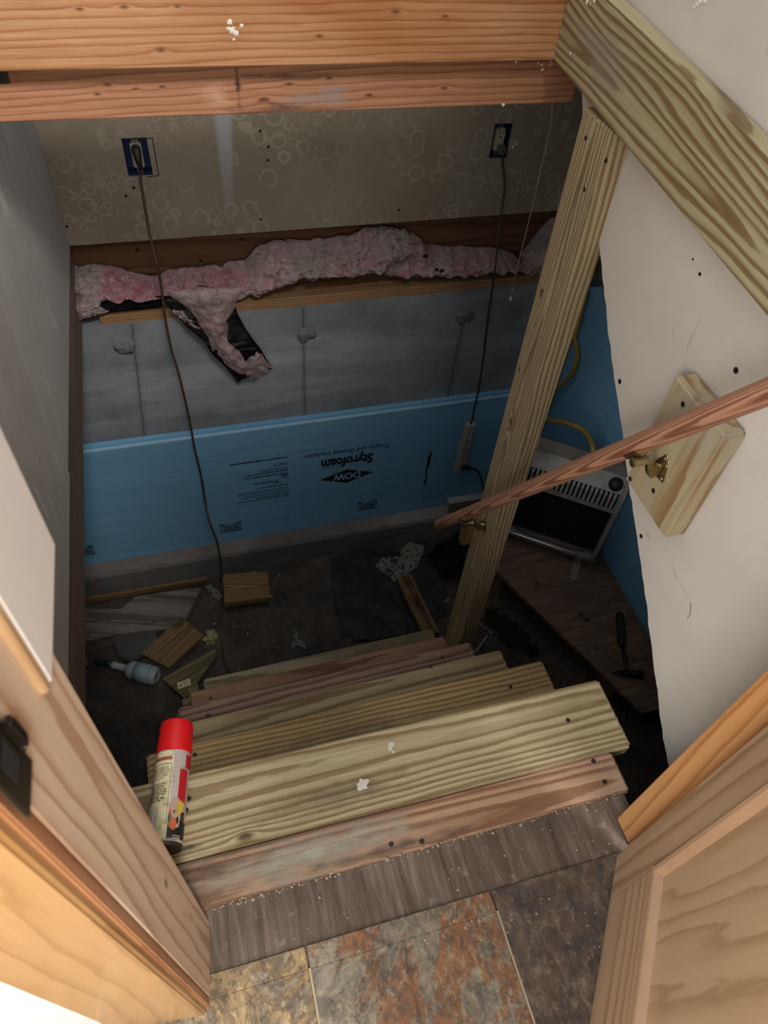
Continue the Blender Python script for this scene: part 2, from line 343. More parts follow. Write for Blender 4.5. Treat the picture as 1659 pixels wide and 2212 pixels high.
def plyfloor(name, c, d, lt, rough=.7, axis=1):
    t = NT(name); p = t.coord(); s = (60, 5, 5) if axis == 1 else (5, 60, 5)
    f = t.noise(t.map(p, s), 1, 5, .7, .4); f2 = t.noise(p, 5, 4, .6); f3 = t.noise(t.map(p, tuple(k*5 for k in s)), 1, 3)
    col = t.ramp(f, [(.3, lin(d)), (.5, lin(c)), (.72, lin(lt))]); col = t.mix(t.math('MULTIPLY', t.ramp(f2, [(.4, 0), (.7, 1)]), .6), col, lin(d))
    cr = t.ramp(f3, [(.66, 0), (.72, 1)]); col = t.mix(t.math('MULTIPLY', cr, .6), col, lin('1e1814'))
    g = t.noise(p, 32, 4, .7); col = t.mix(t.math('MULTIPLY', t.ramp(g, [(.6, 0), (.75, 1)]), .45), col, lin('a8a098'))
    t.bump(t.math('ADD', f, f3), .5, .002); return t.done(col, rough, 0, .3)
M_ply = plyfloor('weathered_plywood', '66564a', '463a32', '83766c')
M_ply2 = plyfloor('dirty_plywood', '77604f', '53413a', '8f7a68', .8, 0)
M_jamb = wood('pine_jamb', 'd2b9a1', 'b08d72', 60, .015, .018, .02, .022, [(-.50, .012, .006)], .45, .08, None, 5., .78, .45, .1)
M_casing = wood('varnished_casing', 'a67c4c', '916736', 22, .2, -.1, .05, .05, [], .22, .06, None, 8., .8, .6, .05)
M_edge = wood('casing_edge_wood', 'b47f58', '8f5a39', 60, 0, -.05, .01, .004, (), .35, .1, None, 2, .8, .5, .1)
M_rjamb = wood('orange_pine_jamb', 'c8935f', 'a9703f', 70, .04, -.02, .02, .008, [], .5, .12, None, 7., .8, .35, .15)
M_cream = wood('pale_pine_block', 'd0b28c', 'bb9870', 30, .05, -.1, .01, .006, (), .55, .08, None, 4, .8)
M_door = wood('alder_door', 'bd9c7d', 'a07c5c', 50, .05, -.05, .015, .01, [], .4, .1, None, 3., .8, .45, .08)
M_panel = wood('alder_door_panel', 'c2a280', 'a98865', 26, .05, .012, .06, .05, [(.05, -.08, .02)], .4, .08, None, 11., .82, .45, .08)
M_rail = wood('fir_handrail', 'c39376', '80503c', 560, .022, .012, .010, .004, (), .62, .15, None, 2., .58, .4, .15)
M_block = wood('treated_block', 'bdae8c', '98774a', 36, .03, -.06, .02, .012, [], .65, .2, ('a9a294', .7, .48), 3., .7)
M_sill = wood('sill_pine', 'a98660', '866243', 110, .02, -.1, .006, .005, [(.55, 0, .012)], .7, .2, ('6d5a48', .4, .56), 5., .8)
M_rim = wood('rim_joist_fir', '76553e', '5a3d2b', 90, .02, -.12, .01, .006, [(.2, .02, .01)], .7, .25, ('8f8680', .3, .62), 6., .8)
M_joist = wood('joist_brown', '786558', '64544a', 50, 0, -.1, .004, .004)
M_scrap = wood('scrap_treated', '94794f', '644d30', 110, .0, .03, .05, .015, [], .75, .2, None, 4., .65)
M_scrap2 = wood('scrap_pine', '876e4c', '644e34', 160, .0, -.07, .01, .006, (), .8, .25, None, 8., .7)
M_grey = wood('grey_weathered_wood', '877e77', '5a534e', 22, .03, -.06, .012, .012, (), .85, .35, ('4d4641', .5, .5), 9., .8)
M_plank = wood('scrap_plank', '826747', '5f482f', 50, 0, -.06, .01, .005, (), .8, .25, None, 7., .7, patches=((.0, .0, .07, .03, '1d1713', .9), (-.12, 0, .04, .03, '1d1713', .7)))
M_screw = plain('dark_screw', '3a3632', .45, .7)
M_white = plain('white_crumb', 'e4dfd2', .8)
# ------------------------------------------------------------------ room floor
XL, XR, YB, YC = -.328, .758, 2.29, 2.20
GROUND = -1.61
fl = bmesh.new()
bm_box(fl, -3, 3, -3, .166, -.22, .0018)
bm_box(fl, -3, -.345, .166, 3, -.22, -.004)
bm_box(fl, .612, 3, .166, .245, -.22, -.004)
for f in fl.faces:
    c_ = f.calc_center_median(); f.material_index = 0 if c_.z > 0 and abs(f.normal.z) > -1 else 1
floor = struct(link('floor', fl, [M_grout, M_joist]))
bm = bmesh.new(); bm_box(bm, -.345, .612, .166, .283, -.022, -.001)
link('plywood_subfloor', bm, M_ply, floor)
gx = [-.59, -.288, .0195, .3225, .625, .93]; gy = [-.70, -.395, -.0905, .165]
for i in range(5):
    for j in range(3):
        x0, x1, y0, y1 = gx[i]+.0015, gx[i+1]-.0015, gy[j]+.0002, gy[j+1]+.0002
        bm = bmesh.new(); bm_box(bm, x0, x1, y0, y1, -.004, .003); bevel(bm, .001, 1)
        link('tile', bm, M_tile[min(max(i-1, 0), 2)], floor)
    bm = bmesh.new(); bm_box(bm, gx[i]+.0015, gx[i+1]-.0015, .1655, .196, -.004, .003); bevel(bm, .001, 1)
    link('tile', bm, M_tile[min(max(i-1, 0), 2)], floor)
# ------------------------------------------------------------------ crawlspace shell
def ground_h(x, y):
    h = GROUND + .03*fbm((x, y, 0), 2.2) + .012*fbm((x, y, 3), 9)
    k = max(0, min(1, (x-.75)/.55)); h += k*k*(3-2*k)*(.30)*max(0, min(1, (2.0-y)/.5))
    return h
bm = bmesh.new(); NX, NY = 150, 110; gv = []
for j in range(NY+1):
    for i in range(NX+1):
        x = -1.35 + 3.05*i/NX; y = .0 + 2.12*j/NY; gv.append(bm.verts.new((x, y, ground_h(x, y))))
for j in range(NY):
    for i in range(NX):
        a = j*(NX+1)+i; bm.faces.new((gv[a], gv[a+1], gv[a+NX+2], gv[a+NX+1]))
ground = struct(link('ground', bm, M_dirt, smooth=True))
bm = bmesh.new(); bm_box(bm, -1.6, 1.75, YC, YC+.2, -2.0, -.238)
wf = struct(link('wall_foundation', bm, M_conc))
bm = bmesh.new(); bm_box(bm, -1.6, -1.35, -.2, YC, -2.0, -.0); bm_box(bm, -1.6, -1.35, YC, 2.45, -.237, 0); struct(link('wall_crawlspace_left', bm, M_conc_patch))
bm = bmesh.new(); bm_box(bm, 1.595, 1.8, -.2, 2.2, -2.0, 1.9); bm_box(bm, 1.595, 1.8, 2.2, 2.288, -.237, 1.9); bm_box(bm, 1.73, 1.8, 2.288, 2.45, -.237, 1.9); struct(link('wall_crawlspace_right', bm, M_conc_patch))
bm = bmesh.new(); bm_box(bm, -1.6, 1.8, -.2, 0, -2.0, -.22); struct(link('wall_crawlspace_front', bm, M_conc_patch))
# footing: ledge with a rough top
bm = bmesh.new(); NXf = 120; top = []; 
for i in range(NXf+1):
    x = -1.35+2.95*i/NXf; e = .012*fbm((x, 0, 1), 7)+.006*fbm((x, 0, 5), 30)
    top.append([bm.verts.new((x, YC, -1.462)), bm.verts.new((x, 2.085+e, -1.462+.006*fbm((x, 2, 0), 15))), bm.verts.new((x, 2.076+e*.4, -1.478+.01*fbm((x, 7, 0), 12))), bm.verts.new((x, 2.072, -1.9))])
for a, b in zip(top, top[1:]):
    for k in range(3):
        f = bm.faces.new((a[k], b[k], b[k+1], a[k+1])); f.material_index = 1 if k < 1 else 0
footing = struct(link('trim_1', bm, [M_foot, M_foot_top]))
# form tie patches on the concrete
for (u, v, r) in ((268, 750, .034), (660, 722, .036), (1003, 682, .040), (312, 945, .012), (965, 862, .012)):
    c = ony(u, v, YC); bm = bmesh.new(); bmesh.ops.create_icosphere(bm, subdivisions=4, radius=1)
    for w in bm.verts:
        n = 1 + .35*fbm(w.co + Vector((u, 0, 0)), 1.6)+.18*fbm(w.co+Vector((0, u, 0)), 5)
        w.co = Vector((w.co.x*r*n, w.co.y*.011*n, w.co.z*r*.8*n))
    link('tie_patch', bm, M_conc_patch, wf, Matrix.Translation(c), True)
# ------------------------------------------------------------------ stairwell walls
def sheet_with_holes(x0, x1, z0, z1, y0, y1, holes):
    bm = bmesh.new(); xs = sorted({x0, x1} | {h[0] for h in holes} | {h[1] for h in holes}); zs = sorted({z0, z1} | {h[2] for h in holes} | {h[3] for h in holes})
    for a, b in zip(xs, xs[1:]):
        for c, d in zip(zs, zs[1:]):
            if not any(h[0] <= a and b <= h[1] and h[2] <= c and d <= h[3] for h in holes): bm_box(bm, a, b, y0, y1, c, d)
    return bm
OUT = []
for (ul, vt, ur, vb) in ((263, 302, 333, 383), (1061, 268, 1105, 343)):
    a = ony(ul, vt, YB); b = ony(ur, vb, YB); OUT.append((a, b))
h1 = (-.104, -.041, .178, .298); h2 = (1.078, 1.141, .184, .302)
def outbox(cx, cz, w): return (cx-w/2, cx+w/2, cz-.056, cz+.056)
c1 = ony(297, 340, YB); c2 = ony(1082, 305, YB)
h1 = outbox(c1.x, c1.z, .072); h2 = outbox(c2.x, c2.z, .066)
zt = 1.9
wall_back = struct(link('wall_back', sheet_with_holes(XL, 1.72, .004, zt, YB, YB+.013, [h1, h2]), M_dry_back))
bm = bmesh.new(); bm_box(bm, XL-.02, 1.75, YB+.09, YB+.12, .004, zt); link('sheathing', bm, M_joist, wall_back)
for (u, v) in ((272, 423), (563, 474), (862, 453), (580, 317), (562, 283), (578, 346), (144, 489), (289, 405)):
    p = ony(u, v, YB); lathe('nail_hole', [(-.0012, 0.0), (-.0012, .0042), (.001, .0042)], M_hole, wall_back, Matrix.Translation(p), 10, 'y')
wl = bmesh.new(); bm_box(wl, XL-.1, XL-.014, .36, YB+.1, -.0, zt)
wall_left = struct(link('wall_left', wl, M_joist))
bm = bmesh.new(); bm_box(bm, XL-.013, XL, 1.283, YB, -.0, zt); bevel(bm, .0015, 1); link('drywall_sheet', bm, M_dry_left, wall_left)
bm = bmesh.new(); bm_box(bm, XL-.013, XL+.001, .30, 1.281, -.012, zt); bevel(bm, .0015, 1); link('drywall_sheet', bm, M_dry_left, wall_left)
tj = board('trim_2', XL-.045, XL-.004, .30, YB+.03, -.075, -.0135, 'y', M_joist, .002); struct(tj)
# right partition with the ragged diagonal cut
cut = [(1255, 196), (1259, 250), (1264, 284), (1290, 480), (1300, 580), (1312, 700), (1325, 800), (1340, 900), (1352, 1000), (1366, 1100), (1385, 1220), (1402, 1350), (1412, 1440), (1421, 1500), (1432, 1590), (1441, 1640)]
cp = [onx(u, v, XR) for u, v in cut]
edge = []
for a, b in zip(cp, cp[1:]):
    for k in range(6):
        q = a.lerp(b, k/6); d = (b-a).normalized(); nrm = Vector((0, -d.z, d.y)); edge.append(q + nrm*.004*fbm((q.y, q.z, 0), 40, 3))
edge.append(cp[-1])
edge = [Vector((XR, 1.295, zt)), Vector((XR, 1.295, edge[0].z))] + edge + [Vector((XR, .25, edge[-1].z-.05)), Vector((XR, .25, zt))]
bm = bmesh.new(); bm_prism(bm, edge, (.0135, 0, 0))
for f in bm.faces:
    f.material_index = 0 if len(f.verts) > 4 else 1
wall_right = struct(link('wall_right', bm, [M_dry_right, M_paper]))
for (u, v, r) in ((1590, 800, .005), (1339, 824, .005), (1385, 1158, .0045), (1497, 560, .0018), (1512, 592, .003)):
    p = onx(u, v, XR); lathe('nail_hole', [(-.0008, 0.0), (-.0008, r), (.001, r)], M_hole, wall_right, Matrix.Translation(p), 12, 'x')
# door wall, stairwell lid
dw = bmesh.new()
bm_box(dw, -3, -.172, .176, .285, -.004, 2.45); bm_box(dw, .60, 3, .176, .245, -.004, 2.45); bm_box(dw, -.172, .60, .176, .285, 2.06, 2.45)
struct(link('wall_front', dw, M_paint))
lid = bmesh.new(); bm_box(lid, .775, 1.8, .25, YB, .99, 1.02)
struct(link('ceiling', lid, M_paint))
# ------------------------------------------------------------------ door jambs, casing
jm = bmesh.new()
prof = [(.168, 0.003), (.265, .003), (.265, .848), (.237, .848), (.237, 2.06), (.168, 2.06)]
Mj = frame((0, 0, 1), (.10, 1, 0), (-.1215, .217, .9))
Mi = Mj.inverted()
bm_prism(jm, [Vector((z-.9, y-.217, 0)) for y, z in prof], (0, 0, 1))
for w in jm.verts:
    if abs(w.co.z) > .5: w.co.z = .02*(1 if (Mj.to_3x3() @ Vector((0, 0, 1))).x < 0 else -1)
bevel(jm, .0012, 1)
jl = struct(link('trim_3', jm, M_jamb, None, Mj))
board('jamb_edge', -.1465, -.1275, .1545, .1678, .003, 2.06, 'z', M_edge, .0015, jl)
Mc = frame((0, 0, 1), (1, -.13, 0), (-.195, .160, 1.02))
cs = bmesh.new(); bm_box(cs, -1.005, 1.0, -.061, .064, -.006, .006); bevel(cs, .003, 3)
csg = struct(link('trim_4', cs, M_casing, None, Mc))
# block above the left jamb: pale board on the near side, drywall on its face
bk = bmesh.new(); bm_box(bk, XL, -.1145, .2385, .346, .851, 1.9); bevel(bk, .001, 1)
sb = struct(link('trim_5', bk, drywall('painted_block', 'e2deda', 'cfcac5', dirty=.5)))
board('end_board', -.30, -.1152, .2300, .2380, .853, 1.9, 'z', M_cream, .001, sb)
# latch strike on the left jamb
tk = empty('strike_plate', onx(14, 1650, -.1215))
tag(tk, 'dark metal strike plate on the left door jamb at the photo edge', 'strike plate')
bm = bmesh.new(); bm_box(bm, -.001, .0015, -.016, .016, -.036, .036); bevel(bm, .001, 2)
M_steel = plain('dark_steel', '4a4640', .3, .9, .5)
q = tk.location
pl = link('plate', bm, M_steel, tk, Matrix.Translation(q))
bm = bmesh.new(); bm_prism(bm, [Vector((0, .012, .018)), Vector((0, .021, .012)), Vector((0, .021, -.012)), Vector((0, .012, -.018))], (.006, 0, 0)); bevel(bm, .002, 2)
link('lip', bm, M_steel, tk, Matrix.Translation(q))
bm = bmesh.new(); bm_box(bm, .0016, .0022, -.007, .007, -.012, .012); link('latch_hole', bm, M_hole, tk, Matrix.Translation(q))
# right jamb
jr = board('trim_6', .578, .60, .199, .247, .003, 2.06, 'z', M_rjamb, .0015, None); struct(jr)
# ------------------------------------------------------------------ panel door, open into the room
D_H = Vector((.5495, .1925, 0)); D_D = Vector((-.148, -.197, 0)).normalized(); D_N = Vector((D_D.y, -D_D.x, 0))   # along the leaf; outward normal of the seen face
if D_N.x > 0: D_N = -D_N
MD = Matrix(((0, D_D.x, D_N.x, D_H.x), (0, D_D.y, D_N.y, D_H.y), (1, 0, 0, 0), (0, 0, 0, 1)))   # local X up the leaf, local Y along it, local Z out of it
def on_door(u, v):
    r = ray(u, v); k = (D_H-EYE).dot(D_N)/r.dot(D_N); p = EYE + r*k; return p.z, (p-D_H).dot(D_D)
zc, uc = on_door(1417, 1886); zc2, uc2 = on_door(1390, 2050)
STILE = uc; RAILH = zc
door = struct(empty('door_1', D_H))
def dbox(name, z0, z1, u0, u1, n0, n1, mat, bv=.0015):
    bm = bmesh.new(); c = ((z0+z1)/2, (u0+u1)/2, (n0+n1)/2)
    bm_box(bm, z0-c[0], z1-c[0], u0-c[1], u1-c[1], n0-c[2], n1-c[2]); bevel(bm, bv, 2)
    return link(name, bm, mat, door, MD @ Matrix.Translation(c))
DW = .70
dbox('stile', .006, 2.03, 0, STILE-.012, -.035, 0, M_door)
dbox('stile', .006, 2.03, DW-STILE+.012, DW, -.035, 0, M_door)
bm = bmesh.new(); bm_box(bm, -(DW-2*STILE+.024)/2, (DW-2*STILE+.024)/2, -(RAILH-.018)/2, (RAILH-.018)/2, -.0175, .0175); bevel(bm, .0015)
link('rail', bm, M_door, door, MD @ Matrix.Translation((.006+(RAILH-.018)/2, DW/2, -.0175)) @ Matrix.Rotation(math.pi/2, 4, 'Z'))
dbox('rail', 1.95, 2.03, STILE-.012, DW-STILE+.012, -.035, 0, M_door)
dbox('panel', RAILH-.02, 1.96, STILE-.02, DW-STILE+.02, -.022, -.010, M_panel, .0005)
M_mould = plain('moulding_wood', 'b08c6d', .35, 0, .5, .08, 30)
# profiled edge round the panel
def moulding(z0, z1, u0, u1):
    prof = [(0, -.002), (0, .0008), (.004, .003), (.009, .0015), (.012, -.004), (.014, -.010), (0, -.012)]
    for (a, b, inw) in (((z0, u0), (z1, u0), (0, 1)), ((z0, u1), (z1, u1), (0, -1)), ((z0, u0), (z0, u1), (1, 0)), ((z1, u0), (z1, u1), (-1, 0))):
        bm = bmesh.new(); A = []; B = []
        d = (Vector(b)-Vector(a)).normalized()
        for s, h in prof:
            for (P, sg, L) in ((a, 1, A), (b, -1, B)):
                q = Vector(P) + Vector(inw)*(s-.012) + d*sg*(s-.012); L.append(bm.verts.new((q.x, q.y, h)))
        n = len(A)
        for i in range(n): bm.faces.new((A[i], A[(i+1) % n], B[(i+1) % n], B[i]))
        bm.faces.new(A); bm.faces.new(B[::-1])
        link('moulding', bm, M_mould, door, MD)
moulding(RAILH, 1.94, STILE, DW-STILE)
# ------------------------------------------------------------------ framing lumber
XJ = .7165
b1 = board('header_beam', XL-.004, .80, 1.327, 1.364, .8225, 1.062, 'x', M_fir1, .002)
tag(b1, 'orange fir header board spanning the stair opening, upper front one', 'beam')
b2 = board('header_beam', XL-.004, .80, 1.367, 1.405, .734, .965, 'x', M_fir2, .002)
tag(b2, 'stained orange fir board behind and below the upper header, black scorch near its middle', 'beam')
# flakes and paint on the beams
def flake(parent, p, r, n, mat=None, flat=.5, seed=0):
    bm = bmesh.new(); bmesh.ops.create_icosphere(bm, subdivisions=2, radius=1); n = Vector(n); M = n.to_track_quat('Z', 'Y').to_matrix()
    for w in bm.verts:
        k = 1+.6*fbm(w.co+Vector((seed, 0, 0)), 1.5); w.co = M @ Vector((w.co.x*r*k, w.co.y*r*k*.8, max(-.2, w.co.z)*r*flat))
    return link('flake', bm, mat or M_white, parent, Matrix.Translation(p))
M_paintblob = plain('white_paint_blob', 'd7d2c8', .6)
for i, (u, v, r) in enumerate(((497, 48, .0045), (501, 66, .006), (510, 72, .005), (522, 55, .003), (505, 85, .0025), (493, 62, .003))):
    p = ony(u, v, 1.327); flake(b1, p, r, (0, -1, 0), M_paintblob, .3, i)
for i, (u, v, r) in enumerate(((1170, 140, .003), (1172, 150, .003), (1162, 136, .002), (1190, 133, .002), (1115, 134, .0025), (1087, 226, .004), (1188, 140, .002))):
    p = ony(u, v, 1.367); flake(b2, p, r, (0, -1, 0), None, .7, i+9)
for i, (u, v, r) in enumerate(((1108, 318, .0045), (1115, 311, .004))):
    flake(wall_back, ony(u, v, YB), r, (0, -1, 0), None, .7, i+30)
# sloping stringer of the flight above, along the right wall
A = onx(1195, 130, XJ); Cc = onx(1659, 690, XJ); sl = (A.z-Cc.z)/(A.y-Cc.y)
def low(y): return A.z + sl*(y-A.y)
y0, y1 = 1.3265, .20; H = .137
p0 = Vector((XJ+.0195, y0, low(y0)+H/2)); p1 = Vector((XJ+.0195, y1, low(y1)+H/2))
diag = plank('sloping_board', p0, p1, (0, -sl, 1), H, .038, M_diag, .003)
tag(diag, 'treated board with broad brown grain sloping along the right wall above the post', 'board')
for i, (u, v, r) in enumerate(((1268, 4, .005), (1283, 2, .004), (1232, 116, .003), (1275, 10, .002), (1218, 124, .0015))):
    flake(diag, onx(u, v, XJ), r, (-1, 0, 0), M_paintblob, .35, i+50)
# post
ya, yb_ = XJ/.666, XJ/.607
pz = -1.6
post = board('stair_post', XJ, XJ+.054, ya, yb_, pz, low(ya)-.0015, 'z', M_post, .003, None, 'y')
tag(post, 'treated wooden post rising beside the lower steps to the sloping board', 'post')
for (u, v) in ((1266, 298), (1309, 347), (1263, 409), (1172, 628)):
    p = onx(u, v, XJ); lathe('nail_head', [(-.001, 0), (-.001, .0038), (.001, .0038)], M_screw, post, Matrix.Translation(p), 10, 'x')
# ------------------------------------------------------------------ stairs
Z0 = 0.0; RISE = .212
steps = empty('stairs', (.22, .8, -1.0))
tag(steps, 'steep wooden crawlspace steps with one treated plank per tread', 'stairs')
TB = []
def tread(i, yn, yf, z, xl, xr, mat, yawl=0.0):
    M = frame((xr-xl, yawl, 0), (0, 1, 0), ((xl+xr)/2, (yn+yf)/2, z-.019)); L = xr-xl
    bm = bmesh.new(); bm_box(bm, -L/2, L/2, -(yf-yn)/2, (yf-yn)/2, -.019, .019); bevel(bm, .0045, 3)
    o = link('tread', bm, mat, steps, M); TB.append(o); return o
t0 = tread(0, .2835, .3590, .002, -.25, .626, TREADS[1], 0); t0.name = 'landing_board'
tread(1, .3605, .5010, .000, -.262, .670, TREADS[0], -.004)
lefts = [None, -.226, -.208, -.199, -.184, -.150]
rights = [None, .673, .671, .672, .668, .700]
mats = [None, TREADS[2], TREADS[3], TREADS[4], TREADS[5], TREADS[6]]
for k in range(1, 6):
    z = Z0 - RISE*k; yf = .503 + .150*k; tread(k+1, yf-.14, yf, z, lefts[k], rights[k], mats[k], .012)
for side, x in (('l', -.192), ('r', .615)):
    pts = [(.37, -.04)]
    for k in range(0, 6):
        yf = .503+.15*k; z = Z0-RISE*k-.0395
        if k: pts.append((yf-.155, z))
        pts.append((yf-.005 if k < 5 else yf+.0, z))
    pts += [(1.262, -1.59), (1.13, -1.59), (.36, -.42)]
    bm = bmesh.new(); bm_prism(bm, [Vector((0, y, z)) for y, z in pts], (.038, 0, 0))
    link('stringer', bm, M_str, steps, Matrix.Translation((x-.019 if side == 'l' else x, 0, 0)))
# screws in the treads
def screw(u, v, z, par=None, r=.0042):
    p = onz(u, v, z+.0008); return lathe('screw', [(-.003, r), (.0004, r), (.0006, r*.7), (.0002, 0)], M_screw, steps, Matrix.Translation(p), 12, 'z')
for (u, v) in ((1227, 1556), (780, 1790), (408, 1725), (402, 1750)): screw(u, v, 0.0)
for (u, v) in ((1282, 1644), (1306, 1689), (845, 1824), (911, 1818)): screw(u, v, .002)
for (u, v) in ((1103, 1484), (421, 1630)): screw(u, v, Z0-RISE)
for (u, v) in ((450, 1545), (930, 1440)): screw(u, v, Z0-RISE*2)
for (u, v) in ((455, 1508), (956, 1420)): screw(u, v, Z0-RISE*3)
# paint splashes on the top tread
for i, (u, v, r) in enumerate(((783, 1694, .0085), (777, 1702, .005), (790, 1690, .006), (845, 1608, .006), (842, 1617, .004), (850, 1625, .003))):
    q = onz(u, v, .0005); bm = bmesh.new(); rr = random.Random(i); vs = []
    for k in range(22): 
        a = 2*math.pi*k/22; d = r*(1+.45*fbm((math.cos(a), math.sin(a), i*3.1), 1.7)+rr.uniform(-.15, .15)); vs.append(bm.verts.new((d*math.cos(a), d*math.sin(a), 0)))
    bm.faces.new(vs); link('paint_spot', bm, M_paintblob, steps, Matrix.Translation(q + Vector((0, 0, .0003*i))))
# ------------------------------------------------------------------ handrail, brackets, block
XRAIL = .645
ra = onx(946, 1134, XRAIL); rb = onx(1659, 846, XRAIL); d = (rb-ra).normalized(); rb2 = rb + d*.42
Mr = frame(rb2-ra, (1, 0, 0), (ra+rb2)/2); Lr = (rb2-ra).length
prof = [(-Lr/2, .010), (-Lr/2+.003, .0145), (-Lr/2+.010, .0166), (Lr/2-.006, .0166), (Lr/2, .012)]
nn = 40; prof = prof[:3] + [(-Lr/2+.01+(Lr-.02)*k/nn, .0166) for k in range(1, nn)] + prof[3:]
rail = lathe('handrail', prof, M_rail, None, Mr, 24, 'x'); autosmooth(rail, 35)
tag(rail, 'round reddish wooden handrail descending beside the steps on brass brackets', 'handrail')
M_brass = plain('worn_brass', 'b5a57c', .38, 1.0, .5, .1, 60)
def rail_at(u, v):      # point of the rail axis nearest to what is seen at a pixel
    p = onx(u, v, XRAIL); k = (p-ra).dot(d); return ra + d*k
def bracket(c, wallx, label):
    """c: point on rail axis; arm drops under the rail and runs to a plate on the wall"""
    e = empty('rail_bracket', (wallx, c.y, c.z-.05)); tag(e, label, 'bracket')
    dn = Vector((0, d.z, -d.y)); dn = dn if dn.z < 0 else -dn; dn.normalize()
    b0 = c + dn*.0172
    Ms = frame(d, (1, 0, 0), b0)
    # saddle under the rail
    bm = bmesh.new(); bm_lathe(bm, [(-.017, .0168), (-.017, .019), (.017, .019), (.017, .0168), (-.017, .0168)], 14, 'x', math.pi*1.22, math.pi*1.78)
    Mx = frame(d, Vector((1, 0, 0)), c)
    o = link('saddle', bm, M_brass, e, Mx @ Matrix.Rotation(0 if (Mx.to_3x3() @ Vector((0, 0, 1))).dot(dn) < 0 else math.pi, 4, 'X'), True); autosmooth(o, 40)
    # barrel
    bar = c + dn*.026
    o = lathe('barrel', [(-.017, 0), (-.017, .006), (-.0155, .0085), (-.013, .0075), (.013, .0075), (.0155, .0085), (.017, .006), (.017, 0)], M_brass, e, frame((1, 0, 0), d, bar + Vector((.004, 0, 0))), 20, 'x'); autosmooth(o, 40)
    # arm
    w0 = Vector((wallx, c.y-.004, c.z-.062))
    bm = bmesh.new(); q = [Vector((bar.x+.019, 0, bar.z+.006)), Vector((bar.x+.040, 0, w0.z+.016)), Vector((wallx-.010, 0, w0.z+.006)), Vector((wallx-.0028, 0, w0.z+.008)), Vector((wallx-.0028, 0, w0.z-.012)), Vector((wallx-.016, 0, w0.z-.020)), Vector((wallx-.026, 0, w0.z-.008)), Vector((bar.x+.026, 0, bar.z-.007)), Vector((bar.x+.019, 0, bar.z-.007))]
    a = sum(q, Vector())/len(q); a.y = w0.y
    bm_prism(bm, [Vector((p.x-a.x, -.0055, p.z-a.z)) for p in q], (0, .011, 0)); bevel(bm, .002, 2); link('arm', bm, M_brass, e, Matrix.Translation(a))
    # plate: pear shaped with three screws
    bm = bmesh.new(); pts = []
    for k in range(32):
        a = 2*math.pi*k/32; R = .015+.008*max(0, math.cos(3*(a-math.pi/2)))**2; pts.append(Vector((0, R*math.cos(a), R*1.35*math.sin(a))))
    bm_prism(bm, pts, (-.0028, 0, 0)); bevel(bm, .0006, 1); link('wall_plate', bm, M_brass, e, Matrix.Translation(w0))
    for (y, z) in ((0, .022), (.013, -.013), (-.013, -.013)):
        lathe('screw', [(-.0028, .0038), (-.0045, .003), (-.005, 0)], M_brass, e, Matrix.Translation(w0+Vector((0, y, z))), 12, 'x')
    return e
# block the upper bracket is fixed to
XB = XJ
f = [onx(u, v, XB) for u, v in ((1460, 803), (1562, 949), (1348, 1032), (1434, 1167))]
by0 = (f[1].y+f[3].y)/2; by1 = (f[0].y+f[2].y)/2; bz1 = (f[0].z+f[1].z)/2; bz0 = (f[2].z+f[3].z)/2
blk = board('rail_block', XB, XR-.0005, by0, by1, bz0, bz1, 'z', M_block, .005, None, 'y', 3)
tag(blk, 'weathered wooden mounting block on the pale right wall holding the upper brass bracket', 'block')
for (u, v) in ((1476, 873), (1362, 1034), (1412, 1060)):
    p = onx(u, v, XB); lathe('screw', [(-.0012, 0), (-.0012, .0045), (.001, .0045)], M_screw, blk, Matrix.Translation(p), 10, 'x')
bracket(rail_at(1372, 962), XB, 'brass handrail bracket on the weathered block on the right wall')
bracket(rail_at(1002, 1110), XJ, 'brass handrail bracket screwed to the post near the rail end')
# wooden cleat on the far side of the post behind the lower bracket
board('cleat', XJ-.026, XJ+.03, yb_+.0005, yb_+.03, ony(1012, 1166, 1.2).z, ony(1015, 1112, 1.2).z, 'z', M_scrap2, .003, post)
# scratch in the right wall paper, blob of foam high on it, clip at the far left of the beam
sc = [onx(u, v, XR-.0004) for u, v in ((1456, 1228), (1461, 1248), (1474, 1266), (1483, 1288), (1492, 1302), (1491, 1326), (1484, 1338))]
bm = bmesh.new(); wv = [.0006, .0014, .001, .0016, .002, .0012, .0006]; L_ = [bm.verts.new(p + Vector((0, w, 0))) for p, w in zip(sc, wv)]; R_ = [bm.verts.new(p - Vector((0, w, 0))) for p, w in zip(sc, wv)]
for i in range(len(sc)-1): bm.faces.new((L_[i], R_[i], R_[i+1], L_[i+1]))
link('scratch', bm, plain('torn_paper_grey', '8d877f', .9), wall_right)
for i, (u, v, r) in enumerate(((1522, 2, .004), (1512, 5, .004), (1506, 10, .0035), (1500, 16, .003))): flake(wall_right, onx(u, v, XR), r, (-1, 0, 0), M_white, .7, i+170)
cl_ = ony(2, 164, 1.362); bm = bmesh.new(); bm_box(bm, cl_.x-.03, cl_.x+.010, 1.3645, 1.3665, cl_.z-.012, cl_.z+.02); link('metal_clip', bm, M_screw, b1)
